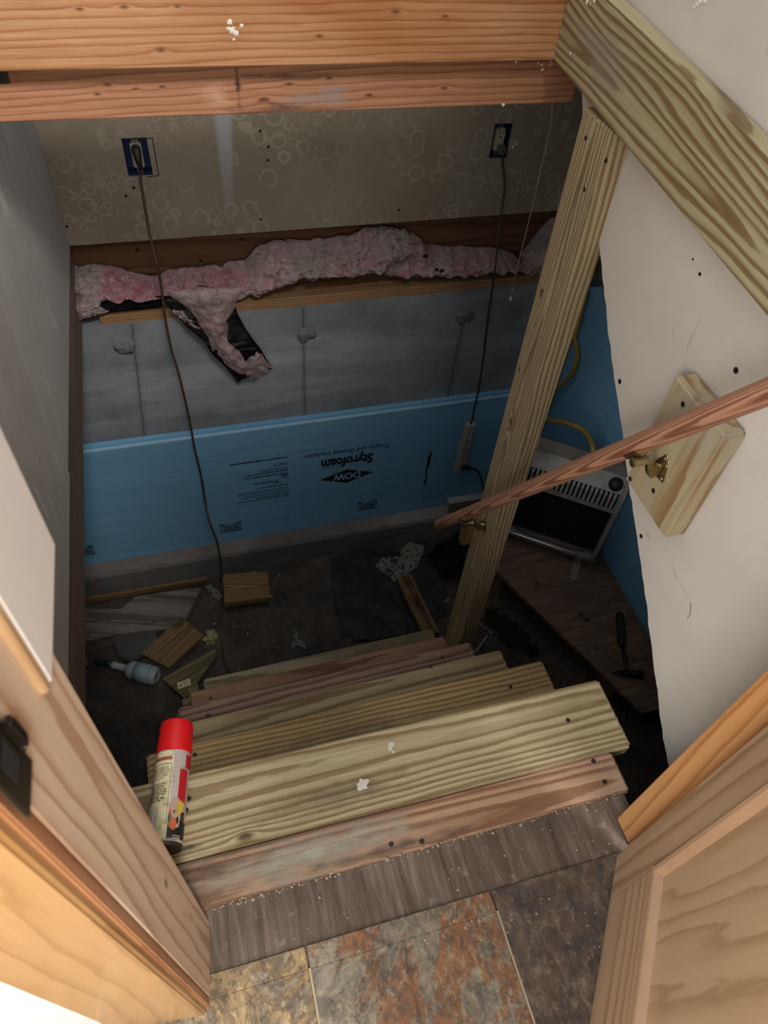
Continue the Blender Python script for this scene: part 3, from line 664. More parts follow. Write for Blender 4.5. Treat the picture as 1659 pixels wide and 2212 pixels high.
# ------------------------------------------------------------------ rim joist, sill
rim = board('rim_joist', -1.2, 1.58, YB+.045, YB+.083, -.20, .002, 'x', M_rim, .001)
tag(rim, 'dark reddish rim board behind the pink insulation, under the stained drywall', 'joist')
for (u, v) in ((297, 539), (434, 562), (522, 516), (625, 492)):
    p = ony(u, v, YB+.045); lathe('nail_head', [(-.0012, 0), (-.0012, .006), (.001, .006)], M_steel, rim, Matrix.Translation(p), 10, 'y')
sx0 = ony(216, 690, YC).x
bm = bmesh.new(); L = 1.58-sx0; n = 60; rows = []
for i in range(n+1):
    x = -L/2 + L*i/n; j = .004*fbm((x, 3, 0), 6, 3)
    e = -.05 if False else 0
    rows.append([bm.verts.new((x, -.07+.0015*fbm((x, 0, 2), 20), -.019+j)), bm.verts.new((x, -.07, .019)), bm.verts.new((x, .07, .019)), bm.verts.new((x, .07, -.019))])
for a, b in zip(rows, rows[1:]):
    for k in range(4): bm.faces.new((a[k], b[k], b[(k+1) % 4], a[(k+1) % 4]))
bm.faces.new(rows[0]); bm.faces.new(rows[-1][::-1])
sill = link('sill_plate', bm, M_sill, None, Matrix.Translation(((sx0+1.58)/2, YC+.069, -.2195)))
tag(sill, 'light pine sill board lying on top of the concrete wall under the insulation', 'board')
# ------------------------------------------------------------------ pink insulation
def fibre(name, pink, pale, grey, seed):
    t = NT(name); p = t.coord(); f = t.noise(t.map(p, (1, 1, 1), (seed, 0, 0)), 6, 4, .6, .6); f2 = t.noise(p, 34, 6, .75, 1.2); f3 = t.noise(p, 14, 4, .7)
    col = t.ramp(f, [(.34, lin(grey)), (.46, lin(pale)), (.58, lin(pink)), (.72, lin('9c5560'))])
    col = t.mix(t.math('MULTIPLY', t.ramp(f2, [(.42, 0), (.62, 1)]), .6), col, lin('bba9a5'))
    col = t.mix(t.math('MULTIPLY', t.ramp(f3, [(.56, 0), (.72, 1)]), .55), col, lin('76665f'))
    t.bump(t.math('ADD', f2, t.math('MULTIPLY', f3, .7)), .9, .012); return t.done(col, .95, 0, .1)
M_pink = fibre('pink_fibre', 'a97a80', '9f8a88', '857970', 0.)
M_pink2 = fibre('grey_fibre', '9a8684', '8f8681', '77706b', 4.)
def backing():
    t = NT('black_asphalt_paper'); p = t.coord(); f = t.noise(t.map(p, (5, 5, 40)), 1, 5, .7, 1.5)
    col = t.mix(t.ramp(f, [(.56, 0), (.74, 1)]), lin('17181a'), lin('8d8482')); t.bump(f, .5, .004); return t.done(col, .5, 0, .4)
M_back = backing(); M_kraft = plain('kraft_paper', '6f6046', .8)
def interp(pts, x):
    for (a, b) in zip(pts, pts[1:]):
        if a[0] <= x <= b[0]: return a[1] + (b[1]-a[1])*(x-a[0])/(b[0]-a[0])
    return pts[-1][1] if x > pts[-1][0] else pts[0][1]
def roll(name, top, bot, u0, u1, ytop, ybot, bulge, mat, parent, ns=240, seed=0, amp=1.0, yback=YB+.04):
    bm = bmesh.new(); rows = []; nf, nb = 30, 8
    for i in range(ns+1):
        u = u0+(u1-u0)*i/ns; T = ony(u, interp(top, u), ytop); B = ony(u, interp(bot, u), ybot)
        T.x = B.x = (T.x+B.x)/2; ring = []
        end = min(1, min(i, ns-i)/7)**.5
        for k in range(nf+1):
            t = k/nf; c = B.lerp(T, t); c.y -= bulge*math.sin(math.pi*min(1, t*1.05))**.7*end
            ring.append(c)
        for k in range(1, nb):
            t = 1-k/nb; c = B.lerp(T, t); c.y = yback - .01*math.sin(math.pi*t) if k not in (0, nb) else c.y; ring.append(c)
        out = []
        for k, c in enumerate(ring):
            if k <= nf:
                q = c*1.0; w = math.sin(math.pi*k/nf)**.5 if 0 < k < nf else 0.25
                n1 = mnoise.ridged_multi_fractal(Vector((c.x*9+seed, c.z*14, seed)), 1.0, 2.1, 4, 1.0, 2.0)-1.0
                n2 = fbm((c.x+seed, c.y, c.z), 26, 4); n3 = fbm((c.x, c.y+seed, c.z), 75, 3)
                q.y -= amp*(w*(.032*n1) + .018*n2 + .009*n3); q.z += amp*(.010*fbm((c.x, seed, c.z), 22, 4)+.005*n3)
                c = q
            out.append(bm.verts.new(c))
        rows.append(out)
    m = len(rows[0])
    for a, b in zip(rows, rows[1:]):
        for k in range(m): bm.faces.new((a[k], b[k], b[(k+1) % m], a[(k+1) % m]))
    bm.faces.new(rows[0]); bm.faces.new(rows[-1][::-1])
    return link(name, bm, mat, parent, None, True)
ins = empty('pink_insulation', ony(640, 640, YC-.02))
tag(ins, 'long torn roll of pink fibre insulation lying on the sill board along the back wall', 'insulation')
TOP = [(150, 572), (200, 570), (240, 574), (270, 580), (300, 594), (345, 597), (365, 586), (390, 578), (440, 575), (485, 574), (500, 562), (535, 560), (560, 532), (600, 519), (690, 516), (760, 506), (800, 494), (830, 489), (880, 495), (910, 510), (930, 527), (1000, 533), (1070, 533), (1110, 545), (1150, 560)]
BOT = [(150, 690), (180, 680), (205, 652), (345, 640), (365, 648), (400, 652), (470, 650), (540, 640), (600, 620), (620, 610), (650, 602), (740, 597), (780, 590), (820, 592), (860, 599), (960, 596), (1050, 592), (1120, 585), (1150, 582)]
roll('fibre_roll', TOP, BOT, 152, 1150, YB+.02, YC-.005, .055, M_pink, ins, 300, 0.)
roll('fibre_roll', [(1110, 560), (1140, 545), (1165, 505), (1200, 466), (1240, 440), (1290, 430)], [(1110, 585), (1150, 590), (1200, 584), (1290, 576)], 1115, 1285, YB+.02, YC-.0, .05, M_pink2, ins, 90, 7., .8)
# black strip along the left and the flap that hangs down
def ribbon(name, L, R, Y, mat, parent, thick=.002, n=24, m=8, wob=.006, seed=0, dy=None):
    bm = bmesh.new(); rows = []
    def at(P, t):
        k = t*(len(P)-1); i = min(int(k), len(P)-2); f = k-i; return (P[i][0]+(P[i+1][0]-P[i][0])*f, P[i][1]+(P[i+1][1]-P[i][1])*f)
    for i in range(n+1):
        t = i/n; a = at(L, t); b = at(R, t); row = []
        for k in range(m+1):
            s = k/m; u = a[0]+(b[0]-a[0])*s; v = a[1]+(b[1]-a[1])*s
            y = Y + (dy(t, s) if dy else 0) + wob*fbm((u/100., v/100., seed), 2.5)
            row.append(bm.verts.new(ony(u, v, y)))
        rows.append(row)
    for a, b in zip(rows, rows[1:]):
        for k in range(m): bm.faces.new((a[k], a[k+1], b[k+1], b[k]))
    bmesh.ops.solidify(bm, geom=bm.faces[:], thickness=thick)
    return link(name, bm, mat, parent, None, True)
ribbon('backing_paper', [(195, 655), (210, 652), (300, 645), (350, 638)], [(205, 676), (215, 676), (300, 668), (352, 662)], YC-.014, M_back, ins, .003, 24, 4, .006)
FL = [(345, 640), (372, 672), (402, 705), (440, 737), (458, 765), (486, 792), (517, 822)]
FR = [(505, 640), (512, 676), (532, 712), (548, 735), (562, 752), (575, 775), (590, 796)]
flap = ribbon('backing_flap', FL, FR, YC-.03, M_back, ins, .004, 40, 14, .012, 2, lambda t, s: -.03*math.sin(t*2.2)-.012*math.cos(s*math.pi))
ribbon('kraft_edge', [(470, 770), (486, 792), (512, 827)], [(492, 790), (505, 805), (522, 824)], YC-.035, M_kraft, ins, .003, 12, 4, .002, 5)
def fluffpad(name, L, R, Y, mat, parent, bulge, seed, n=70, m=34):
    bm = bmesh.new(); rows = []
    def at(P, t):
        k = t*(len(P)-1); i = min(int(k), len(P)-2); f = k-i; return (P[i][0]+(P[i+1][0]-P[i][0])*f, P[i][1]+(P[i+1][1]-P[i][1])*f)
    for i in range(n+1):
        t = i/n; a = at(L, t); b = at(R, t); row = []
        for k in range(m+1):
            s = k/m; ju = 6*fbm((t*4, s*3, seed), 2.2, 4); u = a[0]+(b[0]-a[0])*s+ju; v = a[1]+(b[1]-a[1])*s+5*fbm((t*4, s*3, seed+9), 2.2, 4)
            w = (max(0, math.sin(math.pi*s))*max(0, min(1, min(t, 1-t)*9)))**.5
            y = Y - bulge*w - w*(.010*fbm((u/60, v/60, seed), 1.5, 4)+.006*fbm((u/20, v/20, seed), 1.5, 3))
            row.append(bm.verts.new(ony(u, v, y)))
        rows.append(row)
    for a, b in zip(rows, rows[1:]):
        for k in range(m): bm.faces.new((a[k], a[k+1], b[k+1], b[k]))
    return link(name, bm, mat, parent, None, True)
fluffpad('fibre_flap', [(352, 628), (400, 664), (430, 698), (446, 738), (466, 772), (498, 800), (530, 815)], [(525, 622), (506, 666), (492, 695), (494, 730), (512, 755), (532, 780), (566, 796)], YC-.050, M_pink, ins, .03, 3.)
fluffpad('fibre_tuft', [(365, 668), (390, 690), (415, 712), (436, 730)], [(392, 672), (412, 690), (432, 706), (446, 724)], YC-.052, M_pink2, ins, .012, 5., 30, 14)
fluffpad('fibre_tuft', [(158, 660), (165, 690), (170, 692)], [(215, 650), (222, 668), (235, 674)], YC-.02, M_pink2, ins, .02, 6., 30, 14)
fluffpad('fibre_tuft', [(510, 795), (525, 812), (548, 818)], [(560, 760), (578, 780), (588, 795)], YC-.062, M_pink2, ins, .004, 8., 26, 16)
for i, (u, v, r) in enumerate(((918, 553, .010), (943, 583, .008), (954, 585, .009), (775, 562, .004))):
    flake(ins, ony(u, v, YC-.062), r, (0, -1, 0), M_hole, .4, i+70).name = 'tear'
# ------------------------------------------------------------------ blue foam boards
def foam(name, c, d):
    t = NT(name); p = t.coord(); f = t.noise(t.map(p, (1.2, 1, 30)), 1, 4, .6); f2 = t.noise(p, 5, 3)
    col = t.mix(t.ramp(f, [(.35, 0), (.7, 1)]), lin(c), lin(d)); col = t.mix(t.math('MULTIPLY', t.ramp(f2, [(.4, 0), (.7, 1)]), .3), col, lin(d))
    v = t.vor(p, 26); col = t.mix(t.math('MULTIPLY', t.ramp(v, [(.03, 1), (.06, 0)]), .5), col, lin('2b3a44'))
    t.bump(f, .1, .002); return t.done(col, .5, 0, .35)
M_foam = foam('blue_foam', '80b3d6', '72a6ca'); M_ink = plain('black_ink', '15191f', .6)
YF = YC-.05; ft = ony(627, 914, YF).z; fb = -1.4605
foamb = empty('foam_board', (.4, YF, fb)); tag(foamb, 'blue printed foam board standing on the footing against the concrete wall', 'foam board')
bm = bmesh.new(); bm_box(bm, -1.33, 1.537, YF, YC-.001, fb, ft-.012); bm_box(bm, -1.33, 1.537, YF+.014, YC-.014, ft-.012, ft); link('foam_sheet', bm, M_foam, foamb)
M_foam_edge = plain('pale_foam_edge', '9fc3d8', .6)
bm = bmesh.new(); n = 90; rows = []
for i in range(n+1):
    x = -1.33+2.867*i/n; j = .0025*fbm((x, 0, 8), 18, 3); rows.append([bm.verts.new((x, YF-.0006, ft-.013+j-.003)), bm.verts.new((x, YF-.0006, ft-.0118)), bm.verts.new((x, YF+.014, ft-.0116))])
for a, b in zip(rows, rows[1:]):
    for k in range(2): bm.faces.new((a[k], b[k], b[k+1], a[k+1]))
link('edge_lip', bm, M_foam_edge, foamb)
def text(name, body, size, p, parent, mat, bold=0, sx=1.0, align='LEFT', rot=math.pi, space=1.0, y=None):
    """flat print on the foam face; printed upside down as in the place"""
    cu = bpy.data.curves.new(name, 'FONT'); cu.body = body; cu.size = size; cu.offset = bold; cu.align_x = align; cu.space_character = space; cu.resolution_u = 3
    tmp = bpy.data.objects.new(name, cu); COL.objects.link(tmp); bpy.context.view_layer.update()
    me = bpy.data.meshes.new_from_object(tmp.evaluated_get(bpy.context.evaluated_depsgraph_get())); bpy.data.objects.remove(tmp, do_unlink=True)
    me.materials.clear(); me.materials.append(mat); o = bpy.data.objects.new(name, me); COL.objects.link(o)
    c, s = math.cos(rot), math.sin(rot)
    o.matrix_basis = Matrix(((c*sx, -s, 0, p[0]), (0, 0, -1, p[1]), (s*sx, c, 0, p[2]), (0, 0, 0, 1))); setp(o, parent); return o
YP = YF-.0008
def fp(u, v): return ony(u, v, YP)
def span(a, b): return (fp(*a)-fp(*b)).length
def fitted(name, body, a, b, h, bold=0, mat=None):
    """text running from pixel a (its first letter, baseline) to b (its last); h: cap height in metres"""
    pa, pb = fp(*a), fp(*b); o = text(name, body, h/.72, pa, foamb, mat or M_ink, bold)
    w = max(v.co.x for v in o.data.vertices); k = abs(pa.x-pb.x)/w
    c = o.matrix_basis; o.matrix_basis = Matrix(((-k, 0, 0, pa.x), (0, 0, -1, pa.y), (0, -1, 0, pa.z), (0, 0, 0, 1))); o.matrix_parent_inverse = wmat(foamb).inverted(); return o
def hgt(u, v0, v1): return abs(fp(u, v0).z-fp(u, v1).z)
fitted('printed_line', 'Tongue and Groove Insulation', (842, 957), (655, 981), hgt(835, 957, 966), .0004)
fitted('printed_title', 'Styrofoam', (806, 979), (694, 996), hgt(800, 979, 998), .0032)
fitted('printed_word', 'B R A N D', (740, 1003), (696, 1010), hgt(730, 1003, 1008))
text('printed_sign', 'TM', .008, fp(692, 1003), foamb, M_ink)
text('printed_line', 'To', .0415, fp(176, 1050.5), foamb, M_ink, .0004)
dm = [(806, 1020), (750, 1014), (690, 1037), (748, 1043)]
bm = bmesh.new(); c0 = fp(749, 1028.5)
wd = span((806, 1020.5), (690, 1037))/2; hd = hgt(749, 1014.5, 1043.5)/2
bm.faces.new([bm.verts.new((c0.x+a, YP, c0.z+b)) for a, b in ((wd, 0), (0, hd), (-wd, 0), (0, -hd))]); link('printed_diamond', bm, M_ink, foamb)
M_foam_print = foam('blue_print', '86b9dd', '7fb0d6')
oo = text('printed_letters', 'DOW', hgt(775, 1021, 1034)/.72, (0, 0, 0), foamb, M_foam_print, .0022)
w = max(v.co.x for v in oo.data.vertices); hh = hgt(775, 1021, 1034); k = span((777, 1025), (716, 1034))/w
oo.matrix_basis = Matrix(((-k, 0, 0, c0.x+k*w/2), (0, 0, -1, YP-.0008), (0, -1, 0, c0.z+hh/2), (0, 0, 0, 1))); oo.matrix_parent_inverse = wmat(foamb).inverted()
text('printed_sign', '®', .022, fp(724, 1017), foamb, M_ink)
# block of small print: rows of word-length strokes too small to read
rr = random.Random(4); bm = bmesh.new()
xr_ = fp(624, 1000).x
def stroke(x0, x1, z0, z1, y=YP): bm.faces.new([bm.verts.new(q) for q in ((x0, y, z0), (x1, y, z0), (x1, y, z1), (x0, y, z1))])
rows = [(988, 622, 495, 2), (999, 622, 592, 1), (1002.5, 622, 586, 1), (1009, 622, 564, 1), (1012.5, 622, 558, 1), (1016, 622, 527, 1.4), (1022, 622, 524, 1.6), (1034, 602, 545, 1), (1037, 602, 548, 1), (1040, 602, 590, 1), (1046, 623, 556, 1.5), (1052, 623, 510, 1), (1055.5, 623, 515, 1), (1060, 624, 531, 1), (1063.5, 624, 518, 1), (1067, 624, 553, 1), (1070.5, 624, 508, 1.2)]
for v, ua, ub, th in rows:
    z = fp(624, v).z; xa, xb = fp(ua, v).x, fp(ub, v+ (ua-ub)*.13).x; x = xa; hgt_ = .0042*th
    while x > xb:
        l = rr.uniform(.006, .022); stroke(max(xb, x-l), x, z, z+hgt_*rr.uniform(.75, 1)); x -= l+.0022
o = link('small_print', bm, M_ink, foamb); o['kind'] = 'stuff'
bm = bmesh.new(); cu = fp(615, 1027)
for k in range(28):
    a, b = 2*math.pi*k/28, 2*math.pi*(k+1)/28
    bm.faces.new([bm.verts.new((cu.x+R*math.cos(t), YP, cu.z+R*math.sin(t))) for R, t in ((.0125, a), (.0155, a), (.0155, b), (.0125, b))])
link('printed_ring', bm, M_ink, foamb)
text('printed_letters', 'UL', .0165, (cu.x+.0088, YP, cu.z+.0058), foamb, M_ink, .0008)
# bar codes along the lower edge
for bi, (u, v) in enumerate(((793, 1092), (499, 1139.5), (178, 1192))):
    c = fp(u, v); bm = bmesh.new(); hw, hh = .048, .028; rb_ = random.Random(3)
    stroke(c.x-hw, c.x+hw, c.z-hh, c.z-hh+.007); stroke(c.x-hw, c.x-hw+.0035, c.z-hh, c.z+hh); stroke(c.x+hw-.0035, c.x+hw, c.z-hh, c.z+hh); stroke(c.x-hw, c.x+hw, c.z+hh-.008, c.z+hh-.005)
    stroke(c.x-hw, c.x-hw+.024, c.z+hh-.003, c.z+hh+.004); stroke(c.x+hw-.022, c.x+hw+.002, c.z+hh-.003, c.z+hh+.004)
    x = c.x-hw+.012
    while x < c.x+hw-.012:
        l = rb_.choice((.0012, .0012, .0024, .0034)); stroke(x, x+l, c.z-hh+.010, c.z+hh-.012); x += l+rb_.choice((.0014, .0026))
    link('bar_code', bm, M_ink, foamb)
# dotted date stamps, two rows each
for (u0_, v0_) in ((372, 1155), (680, 1105), (958, 1063)):
    bm = bmesh.new(); c = fp(u0_, v0_); rd = random.Random(8)
    for r_ in range(2):
        x = c.x
        for grp in ((3, .016), (2, .02), (2, .016), (1, .008), (4, .01)) if r_ == 0 else ((3, .03), (2, .026), (2, .024), (4, .01)):
            for k in range(grp[0]):
                for q in range(5): a = rd.uniform(0, .004); b = rd.uniform(0, .008); stroke(x-a-.0018, x-a, c.z-r_*.020-b, c.z-r_*.020-b+.0022)
                x -= .0066
            x -= grp[1]
    o = link('date_stamp', bm, M_ink, foamb); o['kind'] = 'stuff'
# torn gouge and dents in the board
g = [(932, 976), (927, 990), (925, 1003), (921, 1017), (921, 1030), (917, 1047)]; bm = bmesh.new(); wv = [.0045, .008, .007, .003, .0035, .006]
L_ = []; R_ = []
for (u, v), w in zip(g, wv): q = fp(u, v); L_.append(bm.verts.new((q.x-w, YP, q.z))); R_.append(bm.verts.new((q.x+w, YP, q.z)))
for i in range(len(g)-1): bm.faces.new((L_[i], R_[i], R_[i+1], L_[i+1]))
link('gouge', bm, M_hole, foamb)
M_dent = plain('foam_dent', '9cc8e6', .5)
for i, (u, v, r) in enumerate(((950, 993, .006), (940, 1021, .006), (905, 1076, .010), (777, 1074, .003))): flake(foamb, fp(u, v), r, (0, -1, 0), M_dent, .25, i+90).name = 'dent'
XF = 1.54; RB = -1.105
f2b = empty('foam_board', (XF, 1.3, RB)); tag(f2b, 'shadowed blue foam board on the right crawlspace wall behind the heater', 'foam board')
bm = bmesh.new(); bm_box(bm, XF, XF+.05, .3, 2.149, RB-.02, onx(1290, 640, XF).z); link('foam_sheet', bm, M_foam, f2b)
# ------------------------------------------------------------------ outlets and cords
M_blue = plain('blue_box_plastic', '1a3260', .45); M_ivory = plain('ivory_plastic', 'b9b29c', .4); M_zinc = plain('zinc_strap', '9a9c9c', .4, .8)
M_brown = plain('brown_cord', '4a3826', .55); M_dkplug = plain('dark_brown_plug', '2c2019', .5); M_blk = plain('black_rubber', '1a1a1b', .55)
def outlet(c, w, plug_at, label):
    e = empty('wall_outlet', (c.x, YB, c.z)); tag(e, label, 'outlet'); T = Matrix.Translation((c.x, YB+.03, c.z))
    bm = bmesh.new(); hw = w/2-.001; hh = .054
    bm_box(bm, -hw, hw, .020, .022, -hh, hh); bm_box(bm, -hw, -hw+.002, -.026, .02, -hh, hh); bm_box(bm, hw-.002, hw, -.026, .02, -hh, hh); bm_box(bm, -hw, hw, -.026, .02, hh-.002, hh); bm_box(bm, -hw, hw, -.026, .02, -hh, -hh+.002)
    link('box', bm, M_blue, e, T)
    bm = bmesh.new(); bm_box(bm, -.009, .009, -.012, -.010, -.052, .052); s = link('strap', bm, M_zinc, e, T)
    for z in (.046, -.046): lathe('screw', [(-.0145, 0), (-.014, .003), (-.012, .003)], M_steel, s, T @ Matrix.Translation((0, 0, z)), 12, 'y')
    bm = bmesh.new(); bm_box(bm, -.0165, .0165, -.019, .018, -.036, .036); bevel(bm, .003, 2); dv = link('receptacle', bm, M_ivory, e, T)
    for z in (.019, -.019):
        bm = bmesh.new(); pts = []
        for k in range(28):
            a = 2*math.pi*k/28; pts.append(Vector((max(-.0145, min(.0145, .0172*math.cos(a))), -.024, max(-.0135, min(.0135, .0172*math.sin(a)))+z)))
        bm_prism(bm, pts, (0, .006, 0)); link('socket_face', bm, M_ivory, e, T)
        bm = bmesh.new(); bm_box(bm, -.0072, -.0052, -.0246, -.0238, z+.001, z+.0095); bm_box(bm, .0052, .0072, -.0246, -.0238, z+.002, z+.009); bm_box(bm, -.0024, .0024, -.0246, -.0238, z-.009, z-.0045); link('slot', bm, M_hole, dv, T)
    return T
T1 = outlet(c1, .072, 1, 'duplex outlet in an open blue box on the left, upper socket holding a brown plug')
T2 = outlet(c2, .066, 0, 'duplex outlet in an open blue box on the right, lower socket holding a dark plug')
M_cut = plain('cut_line', '2a231c', .9)
bm = bmesh.new()
for a, b in (((313, 299), (329, 298)), ((329, 298), (343, 379)), ((343, 379), (318, 382))):
    p, q = ony(*a, YB), ony(*b, YB); dd = (q-p).normalized(); nn_ = Vector((-dd.z, 0, dd.x))*.0014
    bm.faces.new([bm.verts.new(k + Vector((0, -.0006, 0))) for k in (p-nn_, q-nn_, q+nn_, p+nn_)])
link('cut_line', bm, M_cut, wall_back)
# brown cord: plug in the upper left socket, hangs free to the ground
pz1 = T1.translation + Vector((0, -.026, .019))
YH = YC-.085
cordp = [(303, 385), (312, 440), (322, 500), (336, 560), (347, 610), (356, 680), (370, 755), (384, 800), (399, 860), (410, 910), (421, 970), (435, 1030), (443, 1080), (452, 1125), (469, 1170), (477, 1220), (478, 1262)]
cp_ = [ony(u, v, (YH if v < 1090 else 2.045) if v > 520 else YB-.03-(.075)*max(0, (v-385)/135)**1 if v > 385 else YB-.03) for u, v in cordp]
tail = [onz(478, 1300, GROUND+.012), onz(478, 1350, GROUND+.012), onz(480, 1400, GROUND+.012), onz(486, 1432, GROUND+.03), onz(498, 1450, GROUND+.03)]
cord1 = empty('extension_cord', (cp_[0].x, cp_[0].y, cp_[0].z)); tag(cord1, 'brown extension cord hanging from the left outlet down to the crawlspace floor', 'cord')
plg = spline([pz1 + Vector((0, 0, .004)), pz1 + Vector((0, -.014, .002)), pz1 + Vector((.001, -.026, -.008)), pz1 + Vector((.003, -.032, -.026)), pz1 + Vector((.004, -.033, -.044))], 5)
nP = len(plg); tube('plug', plg, .01, M_dkplug, cord1, 14, [.0135-.008*max(0, (k/(nP-1)-.35)/.65) for k in range(nP)])
path = spline([plg[-1]] + cp_ + tail, 6)
tube('wire', path, .0042, M_brown, cord1, 8, None, None, 1.0)
# dark cord from the right outlet down to the power strip
pz2 = T2.translation + Vector((0, -.026, -.019))
cord2 = empty('power_strip', fp(1000, 970)); tag(cord2, 'grey plastic power strip hanging in front of the blue foam board on its dark cord', 'power strip')
bm = bmesh.new(); bm_box(bm, -.014, .014, -.026, 0, -.018, .010); bevel(bm, .005, 3); link('plug', bm, plain('grey_plug', '5c584c', .5), cord2, Matrix.Translation(pz2 + Vector((.004, 0, -.002))))
YS = YF-.03
cw = [(1091, 360), (1090, 400), (1083, 460), (1076, 520), (1068, 590), (1058, 660), (1050, 720), (1043, 780), (1034, 840), (1024, 885), (1019, 912)]
pth = spline([pz2 + Vector((.012, -.018, -.018)), pz2 + Vector((.013, -.022, -.05))] + [ony(u, v, YB-.05-(YB-.05-YS)*min(1, max(0, (v-400)/190))) for u, v in cw[1:]], 6)
tube('wire', pth, .0042, plain('dark_cord', '383029', .55), cord2, 8)
sa, sb_ = ony(1018, 913, YS), ony(990, 1016, YS)
M_gry = plain('grey_plastic', 'aba69f', .5); ax_ = (sb_-sa); Ls = ax_.length
Mst = frame(ax_, (1, 0, 0), (sa+sb_)/2)
bm = bmesh.new(); vs = bm_box(bm, -Ls/2, Ls/2, -.024, .024, -.016, .016)
bevel(bm, .007, 3); link('housing', bm, M_gry, cord2, Mst)
sg = 1 if (Mst.to_3x3() @ Vector((0, 0, 1))).y < 0 else -1
for k in range(3):
    bm = bmesh.new(); bm_box(bm, -.012, .012, -.013, .013, sg*.0155, sg*.0168); link('socket', bm, plain('grey_socket', '98938b', .5), cord2, Mst @ Matrix.Translation((-.02+.05*(k-.6), 0, 0)))
lathe('cord_hole', [(-.001, .006), (.001, .006)], M_hole, cord2, Mst @ Matrix.Translation((-Ls/2, -.004, sg*.004)), 10, 'x')
pb = spline([ony(998, 1008, YS-.02), ony(1006, 1010, YS-.022), ony(1018, 1012, YS-.022)], 4)
c3 = empty('heater_cord', pb[0]); tag(c3, 'black plug and cord leaving the lower end of the power strip', 'cord')
tube('plug', pb, .012, M_blk, c3, 12, [.0135-.0055*k/(len(pb)-1) for k in range(len(pb))])
tube('wire', spline([pb[-1], ony(1026, 1014, YS-.02), ony(1036, 1024, YS-.02), ony(1041, 1042, YS-.02), ony(1052, 1075, YS-.03), ony(1075, 1110, YS-.05)], 6), .0045, M_blk, c3, 8)
# pull string
YL = 1.95; st = [ony(1195, 150, YL), ony(1192, 262, YL), ony(1170, 360, YL), ony(1148, 455, YL), ony(1125, 548, YL), ony(1104, 640, YL)]
ps = empty('pull_string', st[-1]); tag(ps, 'thin white pull string hanging in front of the insulation at the right', 'string')
M_string = plain('white_string', 'bdb6a2', .7)
tube('cord', [Vector((st[0].x, YL, .989))] + st, .0013, M_string, ps, 6)
lathe('bell', [(-.016, .0008), (-.012, .0035), (-.004, .005), (.002, .0055), (.0022, .0)], plain('white_bell', 'd6d1c4', .5), ps, frame((0, 0, -1), (1, 0, 0), ony(1102.5, 648, YL)), 14, 'x')
lathe('knot', [(-.004, 0), (-.002, .003), (.002, .003), (.004, 0)], M_string, ps, frame((0, 0, -1), (1, 0, 0), ony(1107, 626, YL)), 10, 'x')
# ------------------------------------------------------------------ spray can on the top tread
RC = .0285
ca, cb = onz(354, 1836, RC+.001), onz(383, 1563, RC+.001)
can = empty('spray_can', (ca+cb)/2); tag(can, 'dirty aerosol can with a red cap lying on the top step by the left jamb', 'can')
Lc = (cb-ca).length; Mcn = frame(cb-ca, (cb-ca).cross(Vector((0, 0, 1))), ca)   # local X along the can, Y to its right side, Z up or down
zup = 1 if (Mcn.to_3x3() @ Vector((0, 0, 1))).z > 0 else -1
def grimy(name, c, d, amt=.5, sc=30, rough=.45):
    t = NT(name); p = t.coord(); f = t.noise(p, sc, 5, .7); col = t.mix(t.math('MULTIPLY', t.ramp(f, [(.47, 0), (.7, 1)]), amt), lin(c), lin(d)); return t.done(col, rough, 0, .4)
M_lab = grimy('dirty_cream_label', 'd9d1a8', '6d6243', .75, 55); M_silv = grimy('silver_label', 'b3aba6', '6a625c', .8, 60); M_redl = grimy('red_label', 'b51f24', '5c1214', .3); M_capr = grimy('red_cap', 'd6181c', '9a1014', .35, 45, .38)
M_txt = plain('label_text', '57513f', .7); M_darkl = grimy('dark_label', '17181a', '3d362f', .6); M_navy = plain('bar_ink', '34375c', .6); M_yel = plain('yellow_burst', 'c8ad3e', .6); M_or = plain('orange_print', 'c2633f', .6); M_fd = plain('pale_food_print', 'b39a88', .6)
M_tin = plain('tin_rim', '4f483d', .4, .7)
cl = Lc*.735
o = lathe('body', [(.004, 0), (.003, RC*.72), (.0, RC*.9), (.002, RC*.99), (.006, RC*.97), (.009, RC), (cl-.006, RC), (cl, RC*.985)], M_silv, can, Mcn, 40); autosmooth(o, 35)
o = lathe('bottom_rim', [(-.001, RC*.88), (-.001, RC*1.0), (.004, RC*1.02), (.006, RC*.99)], M_tin, can, Mcn, 32)
o = lathe('cap', [(cl-.002, RC*1.0), (cl-.001, RC*1.045), (cl+.004, RC*1.05), (Lc-.008, RC*1.0), (Lc-.002, RC*.95), (Lc, RC*.86), (Lc+.0005, 0)], M_capr, can, Mcn, 40); autosmooth(o, 30)
# label pieces wrap the can; angle 0 is the top of the lying can, positive to its right
def wrap(name, a0, a1, x0, x1, mat, lift=.0003, parent=can, shape=None, n=10, m=1):
    bm = bmesh.new(); R = RC+lift; g = []
    for i in range(m+1):
        row = []
        for k in range(n+1):
            a = a0+(a1-a0)*k/n; x = x0+(x1-x0)*i/m; row.append(bm.verts.new((x, R*math.sin(a), zup*R*math.cos(a))))
        g.append(row)
    for i in range(m):
        for k in range(n): bm.faces.new((g[i][k], g[i][k+1], g[i+1][k+1], g[i+1][k]))
    return link(name, bm, mat, parent, Mcn, True)
def wblob(name, a, x, ra, rx, mat, lift, seed=0, n=18, spike=0):
    bm = bmesh.new(); R = RC+lift; vs = []
    for k in range(n):
        t = 2*math.pi*k/n; q = 1+.3*fbm((math.cos(t), math.sin(t), seed), 1.5) + spike*(1 if k % 2 else -1); aa = a+ra*q*math.cos(t); vs.append(bm.verts.new((x+rx*q*math.sin(t), R*math.sin(aa), zup*R*math.cos(aa))))
    bm.faces.new(vs); return link(name, bm, mat, can, Mcn, True)
